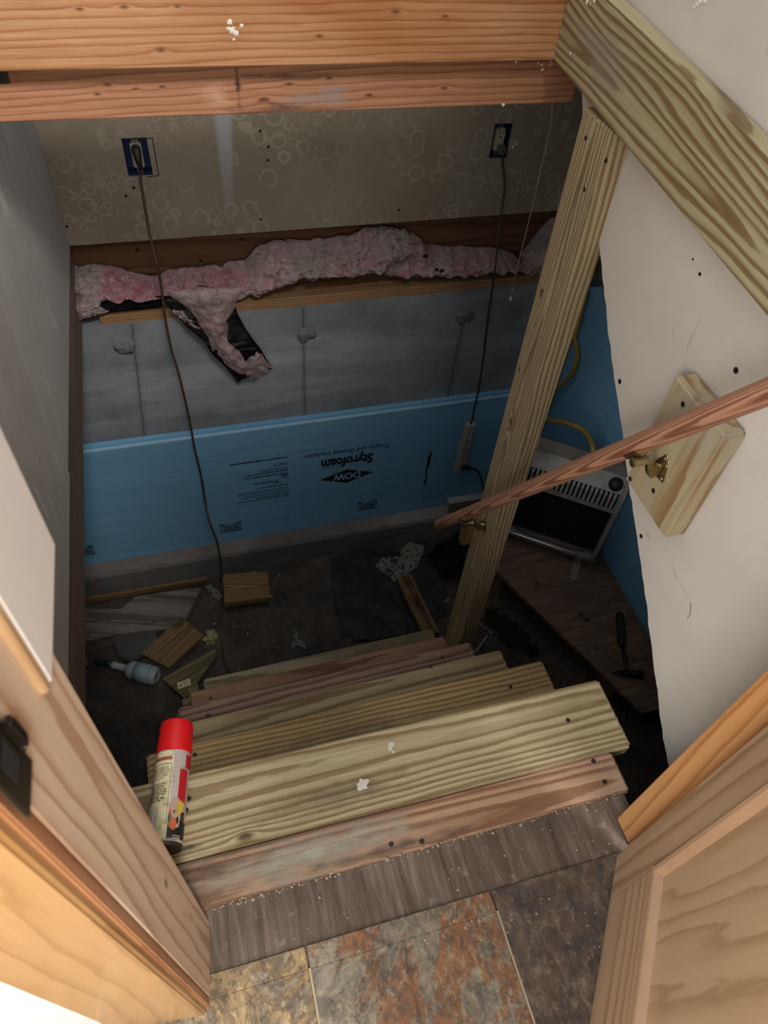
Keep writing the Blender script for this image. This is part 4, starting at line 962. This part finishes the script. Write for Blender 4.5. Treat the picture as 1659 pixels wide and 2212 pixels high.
sgn = 1 if (Mcn.to_3x3() @ Vector((0, 1, 0))).x > 0 else -1
def A_(a): return a*sgn
wrap('label_panel', A_(-1.9), A_(.22), .010, cl-.004, M_lab, .0003, n=20)
wrap('label_border', A_(.115), A_(.14), .03, cl-.026, M_txt, .0006, n=2)
wrap('label_border', A_(-1.2), A_(.14), cl-.027, cl-.026, M_txt, .0006, n=12)
rt = random.Random(12)
def textlines(x0, x1, n, bold=1.0):
    bm = bmesh.new(); R = RC+.0006
    for i in range(n):
        x = x1-(x1-x0)*(i+.5)/n; a = -1.35; end = .04-rt.uniform(0, .5)*(1 if rt.random() < .5 else .2); h = (x1-x0)/n*.24*bold
        while a < end:
            l = rt.uniform(.07, .28); b = min(end, a+l); seg = max(1, int((b-a)/.1))
            for s in range(seg):
                p, q = a+(b-a)*s/seg, a+(b-a)*(s+1)/seg
                bm.faces.new([bm.verts.new((xx, R*math.sin(A_(t)), zup*R*math.cos(t))) for xx, t in ((x-h, p), (x-h, q), (x+h, q), (x+h, p))])
            a = b+.045
    o = link('label_text', bm, M_txt, can, Mcn); o['kind'] = 'stuff'
textlines(cl*.66, cl-.030, 9, .8); textlines(cl*.43, cl*.63, 9, 1.15)
wrap('label_title', A_(-1.1), A_(.12), cl-.020, cl-.014, grimy('red_script', '9a5a45', '6d6243', .6, 90), .0005, n=10)
bm = bmesh.new(); R = RC+.0007
for k in range(15):
    x = cl*.115+.0026*k; h = rt.choice((.0005, .0009)); bm.faces.new([bm.verts.new((xx, R*math.sin(A_(t)), zup*R*math.cos(t))) for xx, t in ((x-h, -.85), (x-h, -.45), (x+h, -.45), (x+h, -.85))])
wrap('code_field', A_(-.95), A_(-.38), cl*.1, cl*.36, plain('code_white', 'cfcbbd', .6), .0005, n=6)
o = link('bar_code', bm, M_navy, can, Mcn)
wrap('red_panel', A_(.62), A_(1.25), cl*.43, cl*.78, M_redl, .0005, n=8); wrap('red_panel', A_(1.0), A_(1.7), cl*.80, cl*.95, M_redl, .0005, n=8)
wrap('panel_border', A_(.60), A_(.63), cl*.43, cl*.78, M_lab, .0008, n=2)
wrap('dark_panel', A_(.23), A_(1.5), .010, cl*.24, M_darkl, .0006, n=12)
wrap('dark_panel', A_(.23), A_(1.3), cl*.24, cl*.34, grimy('brown_print', '3a2f28', '17181a', .5), .0005, n=12)
wblob('food_print', A_(.55), cl*.37, .26, .017, M_fd, .0009, 1); wblob('food_print', A_(.75), cl*.27, .2, .014, M_fd, .0008, 2)
wblob('food_print', A_(.36), cl*.22, .15, .010, M_or, .0011, 3); wblob('food_print', A_(.55), cl*.20, .2, .008, M_or, .0012, 4); wblob('food_print', A_(.30), cl*.30, .08, .012, M_or, .0011, 5)
wblob('food_print', A_(.28), cl*.26, .07, .008, plain('green_print', '2f5a44', .6), .0012, 6)
wblob('yellow_burst', A_(.86), cl*.375, .24, .011, M_yel, .0014, 7, 20, .12)
wrap('white_caption', A_(.55), A_(1.0), cl*.065, cl*.075, M_lab, .0011, n=6); wrap('white_caption', A_(.55), A_(1.05), cl*.088, cl*.095, M_lab, .0011, n=6)
# ------------------------------------------------------------------ heater on its plywood platform
def slab(name, px, z, th, mat, bv=.002, parent=None, rough=0):
    """flat piece with the given outline at height z (its top); grain along the first side"""
    P = [onz(u, v, z) for u, v in px]; c = sum(P, Vector())/len(P); c.z = z-th/2
    M = frame(P[1]-P[0], Vector((0, 0, 1)).cross(P[1]-P[0]), c); Mi = M.inverted(); bm = bmesh.new()
    bm_prism(bm, [Mi @ Vector((p.x, p.y, z-th)) for p in P], Vector((0, 0, th)) if M.to_3x3().determinant() > 0 else Vector((0, 0, -th)))
    bevel(bm, bv, 2); return link(name, bm, mat, parent, M)
PZ = -1.105
pc = [onz(1069, 1230, PZ), onz(1388, 1540, PZ)]
P = [Vector((XF-.004, 2.06, PZ)), Vector((1.29, 2.06, PZ)), Vector((pc[0].x+.01, pc[0].y+.06, PZ)), pc[0], pc[1], Vector((XF-.004, pc[1].y-.005, PZ))]
bm = bmesh.new(); c = Vector((1.3, 1.4, PZ)); bm_prism(bm, [p-c for p in P], (0, 0, -.019)); bevel(bm, .001, 1)
pf = link('plywood_sheet', bm, M_ply2, None, Matrix.Translation(c)); tag(pf, 'dirty brown plywood sheet under the heater along the right foam wall', 'plywood')
for i, (u, v, r) in enumerate(((1255, 1330, .016), (1268, 1340, .012), (1150, 1385, .012), (1290, 1400, .010), (1160, 1262, .014))):
    q = onz(u, v, PZ); flake(pf, q, r, (0, 0, 1), M_dirt, .25, i+140).name = 'dirt_lump'
for (x, y) in ((1.13, 1.56), (1.33, .95), (1.45, 1.9)):
    s = board('support_block', x, x+.09, y-.045, y+.045, -1.62, PZ-.0195, 'z', M_scrap2, .003); tag(s, {1.13: 'rough wooden block under the plywood sheet near the post', 1.33: 'wooden block under the plywood edge, nearest the pale right wall', 1.45: 'wooden block under the plywood at the back behind the heater'}[x], 'block')
HZ = PZ+.052; HW, HD, HH = .47, .118, .475
HT = math.atan2(-.6, .8)
hr = Vector((1.440, 1.392, 0)); hl = hr - Vector((.8, -.6, 0))*HW
heater = empty('gas_heater', (hl.x, hl.y, PZ), HT); tag(heater, 'grey slotted gas wall heater standing on plywood in the right corner behind the post', 'heater')
MH = Matrix.Translation((hl.x, hl.y, HZ)) @ Matrix.Rotation(HT, 4, 'Z')
def grimy2(name, c, d): return grimy(name, c, d, .55, 18, .4)
M_enam = grimy2('grey_enamel', '9c9894', '5d5752'); M_enamd = grimy2('dusty_enamel', '8b827d', '5a4f4a'); M_fire = plain('black_firebox', '0b0b0c', .6)
def hbox(name, x0, x1, y0, y1, z0, z1, mat, bv=.004, par=None):
    bm = bmesh.new(); bm_box(bm, x0, x1, y0, y1, z0, z1); bevel(bm, bv, 3); return link(name, bm, mat, par or heater, MH)
for nm, x in (('l', 0), ('r', HW-.016)):
    bm = bmesh.new(); pts = [(.0, .03), (.006, .008), (.02, 0), (HD, 0), (HD, HH), (.055, HH), (.02, HH-.03), (.0, HH-.075)]
    bm_prism(bm, [Vector((x, y, z)) for y, z in pts], (.016, 0, 0)); bevel(bm, .003, 2); link('side_panel', bm, M_enam, heater, MH)
hbox('back_panel', .016, HW-.016, HD-.012, HD-.002, .0, HH-.002, M_fire)
hbox('top_panel', .0165, HW-.0165, .050, HD, HH-.012, HH, M_enamd, .002)
# grille: sloping panel with upright slots
bm = bmesh.new(); za, zb = .315, HH-.006
def gy(z): return .004 + max(0, (z-(HH-.08)))*.62
nsl = 25; pitch = (HW-.034)/nsl
def quad(x0, x1, z0, z1):
    for yo in (0,):
        bm.faces.new([bm.verts.new((x, gy(z), z)) for x, z in ((x0, z0), (x1, z0), (x1, z1), (x0, z1))])
for z0, z1, slot in ((za, .338, 0), (.338, HH-.08, 1), (HH-.08, HH-.062, 1), (HH-.062, zb, 0)):
    for k in range(nsl):
        x0 = .017+pitch*k
        if slot: quad(x0, x0+pitch*.30, z0, z1); quad(x0+pitch*.70, x0+pitch, z0, z1)
        else: quad(x0, x0+pitch, z0, z1)
bmesh.ops.remove_doubles(bm, verts=bm.verts[:], dist=1e-5); bmesh.ops.solidify(bm, geom=bm.faces[:], thickness=.003)
link('grille', bm, M_enam, heater, MH)
hbox('firebox', .017, HW-.017, .03, HD-.013, .05, .335, M_fire, .001)
for z in (.12, .19, .26): hbox('burner_bar', .02, HW-.02, .024, .029, z, z+.006, plain('burnt_steel_%d' % int(z*100), '1d1d1f', .45, .6), .001)
hbox('tray', .0165, HW-.0165, .004, HD-.014, .008, .018, M_enamd, .002)
M_chrome = plain('chrome', 'c9cdd2', .12, 1.0)
hbox('tray_lip', .0165, HW-.0165, .001, .007, .012, .034, M_enam, .002); hbox('chrome_strip', .018, HW-.018, -.002, .002, .026, .033, M_chrome, .001)
tube('burner_wire', [MH @ Vector((x, y, z)) for x, y, z in spline([(.12, .03, .03), (.2, .024, .024), (.28, .028, .022), (.36, .022, .026), (.42, .03, .03)], 5)], .002, M_blk, heater, 6)
lathe('control_knob', [(0, .026), (.012, .026), (.020, .020), (.024, .017), (.024, 0)], M_blk, heater, MH @ frame((0, -.8, .5), (1, 0, 0), (HW-.05, .026, HH-.03)), 20, 'x')
for x in (.035, HW-.055):
    hbox('foot', x-.016, x+.016, -.075, HD, -.0515, -.040, M_enamd, .002); hbox('foot_riser', x-.014, x+.014, .03, HD-.02, -.040, .004, M_enamd, .002)
# yellow gas hose: up the right wall, behind the post and into the heater
hs = spline([onx(1240, 730, XF-.02), onx(1247, 760, XF-.02), onx(1243, 790, XF-.02), onx(1230, 815, XF-.025), onx(1205, 836, XF-.03), onx(1190, 838, XF-.05)], 6)
hs1 = empty('gas_hose', hs[0]); tag(hs1, 'yellow hose curving down the right blue foam board into the heater top', 'hose')
M_hose = plain('yellow_hose', 'b3913a', .5)
tube('hose_loop', [Vector((XF-.02, hs[0].y+.02, hs[0].z+.22)), Vector((XF-.02, hs[0].y+.006, hs[0].z+.1))] + hs, .009, M_hose, hs1, 10)
hb = MH @ Vector((HW-.17, HD-.03, HH)); g1 = onx(1180, 903, XF-.16); g2 = onx(1225, 914, XF-.17); g3 = onx(1262, 931, XF-.15)
tube('hose_end', spline([hs[-1], onx(1150, 860, XF-.16), g1, g2, g3, Vector((hb.x, hb.y, hb.z+.05)), hb+Vector((0, 0, .001))], 6), .009, M_hose, hs1, 10)
bm = bmesh.new(); 
lathe('label_band', [(-.012, .0105), (.012, .0105)], plain('orange_band', 'b58f2e', .6), hs1, frame(hs[6]-hs[4], (1, 0, 0), hs[5]), 12, 'x')
# black tool on the plywood
q0, q1, q2 = onz(1338, 1325, PZ+.018), onz(1344, 1395, PZ+.018), onz(1356, 1455, PZ+.018)
tl = empty('hammer', q1); tag(tl, 'dark hammer with a black grip lying on the plywood beside the right foam wall', 'tool')
tube('grip', spline([q0, q0.lerp(q1, .5), q1], 4), .016, M_blk, tl, 12, [.013, .016, .017, .016, .0165, .017, .0165, .015, .012])
tube('shaft', [q1, q2], .008, plain('grey_shaft', '3a3836', .4, .7), tl, 10)
hx = (q2-q1).normalized().cross(Vector((0, 0, 1))); lathe('head', [(-.055, .0), (-.055, .016), (-.035, .017), (-.028, .012), (.02, .012), (.035, .008), (.06, .003), (.06, 0)], plain('black_steel', '19191a', .4, .5), tl, frame(hx, (0, 0, 1), q2), 16, 'x')
# ------------------------------------------------------------------ things lying on the crawlspace ground
G = GROUND
def gz(u, v):
    z = G
    for _ in range(4): q = onz(u, v, z); z = ground_h(q.x, q.y)
    return z
def onground(u, v, h=0): return onz(u, v, gz(u, v)+h)
s = slab('wood_block', [(484, 1240), (578, 1235), (584, 1290), (484, 1303)], G+.085, .038, M_scrap, .002); tag(s, 'short treated wood block with dark grain beside the hanging brown cord', 'scrap wood')
bk2 = board('brick_stub', onz(484, 1240, G+.04).x-.012, onz(578, 1235, G+.04).x-.05, onz(484, 1303, G+.05).y+.03, onz(484, 1240, G+.05).y-.01, G-.03, G+.046, 'x', M_grey, .004)
bk2.name = 'grey_block'; tag(bk2, 'grey block under the treated wood scrap near the footing', 'block')
lath = plank('lath_strip', onz(160, 1301, G+.03), onz(446, 1252, G+.03), (0, 0, 1), .03, .016, M_scrap2, .001); tag(lath, 'long thin wooden lath lying along the foot of the footing', 'lath')
gb = slab('weathered_beam', [(160, 1312), (262, 1318), (292, 1286), (434, 1267), (402, 1335), (395, 1358), (310, 1362), (160, 1386)], G+.075, .10, M_grey, .006); tag(gb, 'grey weathered beam with cracks and an angled end, left on the ground', 'beam')
dk = slab('dark_slab', [(243, 1375), (312, 1344), (332, 1358), (345, 1392), (285, 1428), (258, 1420)], G+.06, .03, M_sheet, .006); tag(dk, 'dark rubbery slab lying between the grey beam and the wooden offcut', 'slab')
of = slab('wood_offcut', [(304, 1411), (392, 1333), (440, 1372), (364, 1442)], G+.075, .018, M_scrap2, .001); tag(of, 'flat tan plywood offcut with sloping ends leaning behind the bottle', 'scrap wood')
o2 = slab('wood_offcut', [(350, 1466), (462, 1400), (470, 1412), (400, 1510)], G+.05, .03, M_str, .001); tag(o2, 'olive board scrap lying by the left foot of the steps', 'scrap wood')
pkk = plank('plank_scrap', onz(871, 1247, G+.07), onz(932, 1374, G+.07), (1, 0, 0), .075, .038, M_plank, .003); tag(pkk, 'short brown plank with black stains in front of the white fluff', 'plank')
# sticker on the stringer
sk = slab('sticker', [(382, 1475), (410, 1465), (413, 1479), (385, 1489)], -1.02, .0012, plain('sticker_paper', 'b5ab8c', .7), .0, steps)
bm = bmesh.new()
for (a, b, c_, d_) in ((-.36, -.16, -.2, -.02), (-.30, -.12, .08, .16), (-.02, .3, .18, .24), (-.02, .36, .02, .06), (-.02, .26, -.14, -.09), (-.02, .33, -.26, -.22)):
    bm.faces.new([bm.verts.new((x*.045, y*.03, .0009)) for x, y in ((a, c_), (b, c_), (b, d_), (a, d_))])
sp = link('sticker_print', bm, M_txt, steps, wmat(sk).copy())
# spray bottle lying on the ground
ba, bb = onground(243, 1437, .04), onground(340, 1462, .045)
axb = bb-ba; axb.z = 0; LB = axb.length; MB_ = frame(axb, (0, 0, 1), ba + Vector((0, 0, .004)))
bottle = empty('spray_bottle', (ba+bb)/2); tag(bottle, 'pale translucent spray bottle with a dark green top lying at the left on the ground', 'bottle')
t = NT('milky_plastic'); t.b.inputs['Transmission Weight'].default_value = .35; t.b.inputs['Subsurface Weight'].default_value = .0
M_milk = t.done(lin('bcc3c4'), .35, 0, .4)
RBt = .040
o = lathe('body', [(-.0, .0), (-.0, .0135), (.004, .0165), (.016, .0168), (.020, .014), (LB*.30, .016), (LB*.36, .030), (LB*.42, .038), (LB*.48, RBt), (LB*.93, RBt), (LB*.98, RBt*.9), (LB, RBt*.75), (LB-.004, RBt*.5), (LB-.004, 0)], M_milk, bottle, MB_, 32); autosmooth(o, 40)
bmw = bmesh.new(); bm_lathe(bmw, [(LB*.52, RBt+.0005), (LB*.88, RBt+.0005)], 32, 'x'); lb = link('label', bmw, grimy('teal_label', '92a5a8', '64797b', .6, 30), bottle, MB_, True)
bmw = bmesh.new(); bm_lathe(bmw, [(LB*.56, RBt+.001), (LB*.66, RBt+.001)], 10, 'x', -2.6, -1.2); link('label_patch', bmw, plain('green_patch', '2c5b49', .6), bottle, MB_, True)
lathe('trigger_collar', [(-.026, 0), (-.026, .012), (-.001, .0145), (-.001, 0)], plain('green_plastic', '123d33', .45), bottle, MB_, 20)
bm = bmesh.new(); bm_box(bm, -.085, -.026, -.012, .012, -.011, .012); bm_box(bm, -.075, -.062, -.05, -.012, -.008, .008); bevel(bm, .004, 2); link('trigger_head', bm, plain('dark_green_plastic', '10251f', .5), bottle, MB_)
# soft scraps
def lump(name, u, v, rx, ry, rz, mat, label, cat, seed, rough=.45, sub=4, rot=0):
    q = onground(u, v); bm = bmesh.new(); bmesh.ops.create_icosphere(bm, subdivisions=sub, radius=1)
    for w in bm.verts:
        k = 1+rough*fbm(w.co+Vector((seed, 0, 0)), 1.6)+rough*.5*fbm(w.co+Vector((0, seed, 0)), 4); w.co = Vector((w.co.x*rx*k, w.co.y*ry*k, max(-.25, w.co.z)*rz*k))
    o = link(name, bm, mat, None, Matrix.Translation(q) @ Matrix.Rotation(rot, 4, 'Z'), True); tag(o, label, cat); return o
lump('foam_blob', 456, 1378, .036, .026, .03, plain('yellow_foam', 'a39c6c', .8, 0, .2, .25, 60), 'pale yellow lump of spray foam on the ground beside the brown cord', 'foam', 2., .5, 4, .6)
def scrap(name, px, h, mat, label, cat, wob=.012, seed=0, thick=.0015, holes=0., n=26, lift=.006):
    """crumpled thin piece with a ragged outline lying on the ground"""
    P = [onground(u, v, .0) for u, v in px]; c = sum(P, Vector())/len(P); bm = bmesh.new()
    xs = [p.x for p in P]; ys = [p.y for p in P]
    def inside(x, y):
        r = False; j = len(P)-1
        for i in range(len(P)):
            if (P[i].y > y) != (P[j].y > y) and x < (P[j].x-P[i].x)*(y-P[i].y)/(P[j].y-P[i].y)+P[i].x: r = not r
            j = i
        return r
    g = {}; W_, H_ = max(xs)-min(xs), max(ys)-min(ys); st = max(W_, H_)/n; nx, ny = int(W_/st)+2, int(H_/st)+2
    for j in range(ny):
        for i in range(nx):
            x = min(xs)+st*i; y = min(ys)+st*j
            e = st*1.5*fbm((x, y, seed), 30, 3)
            g[i, j] = None if not inside(x+e, y+e) else bm.verts.new((x-c.x, y-c.y, ground_h(x, y)-c.z+lift+h*(.5+.5*fbm((x, y, seed), 9, 3))+wob*abs(fbm((x, y, seed+4), 28, 4))))
    for j in range(ny-1):
        for i in range(nx-1):
            q = [g.get(k) for k in ((i, j), (i+1, j), (i+1, j+1), (i, j+1))]
            if all(q):
                x = min(xs)+st*i; y = min(ys)+st*j
                if holes and fbm((x*.8+y*.5, y-.3*x, seed+7), 75, 4) > .55-holes: continue
                bm.faces.new(q)
    for v in [v for v in bm.verts if not v.link_faces]: bm.verts.remove(v)
    bmesh.ops.solidify(bm, geom=bm.faces[:], thickness=thick)
    o = link(name, bm, mat, None, Matrix.Translation(c), True); tag(o, label, cat); return o
M_fluff = plain('white_shreds', 'cdc5bb', .95, 0, .1, .35, 90); M_pap = plain('grey_white_paper', 'a3a29f', .8, 0, .2, .3, 70)
scrap('shredded_fluff', [(808, 1228), (826, 1212), (862, 1208), (868, 1188), (890, 1176), (918, 1182), (912, 1205), (900, 1232), (880, 1250), (850, 1262), (838, 1250)], .03, M_fluff, 'ragged whitish mat of shredded fibre against the footing', 'fibre mat', .03, 3., .002, .26, 120)
scrap('paper_scrap', [(441, 1268), (458, 1265), (474, 1280), (483, 1292), (478, 1304), (466, 1298), (455, 1284)], .012, M_pap, 'torn whitish paper scrap between grey beam and brown cord', 'paper', .008, 5., .001, .12)
scrap('plastic_scrap', [(637, 1362), (646, 1378), (660, 1392), (664, 1408), (640, 1398), (625, 1410), (632, 1385)], .01, M_pap, 'small pointed white plastic scrap on the dark ground behind the steps', 'plastic scrap', .008, 8., .001, .22)
scrap('plastic_scrap', [(862, 1362), (872, 1358), (880, 1366), (868, 1368)], .006, M_pap, 'tiny white plastic scrap beside the stained brown plank', 'plastic scrap', .004, 9., .001, 0, 10)
scrap('plastic_scrap', [(1030, 1345), (1042, 1350), (1068, 1372), (1062, 1380), (1040, 1362)], .01, M_pap, 'crumpled white strip lying right of the post foot', 'plastic scrap', .008, 10., .001, .1)
scrap('ground_sheet', [(712, 1212), (760, 1192), (830, 1190), (900, 1196), (960, 1210), (965, 1330), (900, 1372), (800, 1392), (766, 1392), (735, 1365), (718, 1300)], .012, M_sheet, 'black plastic ground sheet with a curled round corner behind the steps', 'ground sheet', .006, 12., .002, 0, 60, .014)
scrap('dark_tarp', [(915, 1212), (940, 1190), (985, 1172), (1040, 1165), (1075, 1215), (1020, 1260), (950, 1262)], .09, plain('dark_green_tarp', '14201e', .6, 0, .3), 'heap of dark green tarp in the back corner behind the post', 'tarp', .03, 14., .003, 0, 40, .02)
sc2 = scrap('brown_sheet', [(1040, 1318), (1078, 1330), (1140, 1385), (1168, 1418), (1140, 1430), (1090, 1400), (1045, 1350)], .03, plain('brown_dirty_sheet', '3b3025', .85, 0, .2, .4, 14), 'crumpled brown sheet on the rubble under the plywood edge', 'sheet', .04, 16., .003, .12, 50, .01)
tw_ = tube('twig', [onground(174, 1408, .02), onground(180, 1420, .02), onground(190, 1438, .02)], .007, plain('twig_bark', '6b5b3f', .8), None, 8); tag(tw_, 'short pale stick on the dark ground at the far left', 'stick')
wr = tube('white_wire', spline([onground(1012, 1412, .03), onground(1028, 1406, .05), onground(1040, 1390, .05), onground(1052, 1374, .03)], 4), .0022, M_white, None, 6); tag(wr, 'thin white wire on the ground right of the lower steps', 'wire')
pf2 = lump('plastic_piece', 965, 1297, .016, .012, .016, plain('pale_blue_plastic', '7f99a8', .5), 'small pale blue plastic piece left of the post', 'plastic scrap', 6., .5, 3)
# loose crumbs and clods: too many to count
def scatter(name, n, region, r0, r1, mat, seed, parent, surf):
    bm = bmesh.new(); rd = random.Random(seed)
    for _ in range(n):
        u = rd.uniform(region[0], region[2]); v = rd.uniform(region[1], region[3]); p = surf(u, v)
        if p is None: continue
        r = r0+(r1-r0)*rd.random()**3; m = bmesh.ops.create_icosphere(bm, subdivisions=1, radius=r)['verts']; a = rd.uniform(0, 6.28); s = rd.uniform(.5, 1.3); f = rd.uniform(.3, .7)
        for w in m:
            x, y, z = w.co; k = rd.uniform(.75, 1.2); w.co = Vector(((x*math.cos(a)-y*math.sin(a)*s)*k, (x*math.sin(a)+y*math.cos(a)*s)*k, z*f)) + p
    o = link(name, bm, mat, parent); o['kind'] = 'stuff'; return o
M_crumb = plain('pale_crumbs', 'b5a68a', .9, 0, .2, .3); M_clod = plain('dirt_clods', '5a5047', .95, 0, .1, .3)
scatter('rubble', 900, (1020, 1240, 1400, 1560), .004, .03, M_clod, 3, ground, lambda u, v: onground(u, v, .002))
scatter('rubble', 500, (170, 1230, 1000, 1440), .002, .012, M_clod, 4, ground, lambda u, v: onground(u, v, .001))
scatter('crumbs', 110, (450, 1210, 960, 1400), .0008, .0045, M_white, 5, ground, lambda u, v: onground(u, v, .002))
def onfl(u, v):
    p = onz(u, v, 0)
    if p.x < -.10 or p.x > .60: return None
    z = .003 if p.y < .196 else 0 if p.y < .283 else None
    return None if z is None or p.y < -.05 else onz(u, v, z)
scatter('crumbs', 260, (440, 1690, 1370, 2080), .0005, .0022, M_crumb, 6, floor, onfl)
def seam(u, v):
    k = random.random(); x = -.11+.72*k; return Vector((x, .2838+random.uniform(-.006, .002), .0008))
scatter('crumbs', 260, (0, 0, 1, 1), .0006, .0028, M_crumb, 7, floor, seam)
scatter('crumbs', 60, (0, 0, 1, 1), .0005, .0022, M_clod, 9, floor, lambda u, v: Vector((-.11+.70*random.random(), .197+random.uniform(-.003, .006), .001)))
# folded metal strip on the footing by the rail end
ms = empty('metal_bracket', ony(1000, 1098, 2.10)); tag(ms, 'folded grey metal strip with holes standing on the footing behind the handrail end', 'metal strip')
a, b = ony(968, 1082, 2.125), ony(1046, 1086, 2.125); zl = -1.455
M_galv = plain('galvanised_steel', 'b5b4af', .5, .2); M_galvd = plain('galvanised_face', '77746f', .5, .2)
bm = bmesh.new(); bm_box(bm, a.x, b.x, 2.105, 2.145, a.z-.003, a.z); link('flange', bm, M_galv, ms)
bm = bmesh.new(); bm_prism(bm, [Vector((a.x, 2.105, a.z-.003)), Vector((b.x, 2.105, a.z-.003)), Vector((b.x, 2.09, zl)), Vector((a.x-.008, 2.09, zl))], (0, .003, 0)); link('face', bm, M_galvd, ms)
for k in (.2, .42, .75):
    x = a.x+(b.x-a.x)*k; lathe('hole', [(-.002, 0), (-.002, .005), (.0, .005)], M_hole, ms, Matrix.Translation((x, 2.097, (a.z+zl)/2-.006)), 10, 'y')

# repeats of one kind carry a common group
for base, g in (('rail_bracket', 'brass brackets of the handrail'), ('wall_outlet', 'outlets in the stained drywall'), ('support_block', 'blocks under the plywood sheet'), ('header_beam', 'header boards over the stair opening'), ('foam_board', 'blue foam boards'), ('wood_offcut', 'wood offcuts on the ground'), ('plastic_scrap', 'plastic scraps on the ground')):
    for o in bpy.data.objects:
        if o.parent is None and o.name.split('.')[0] == base and 'label' in o: o['group'] = g
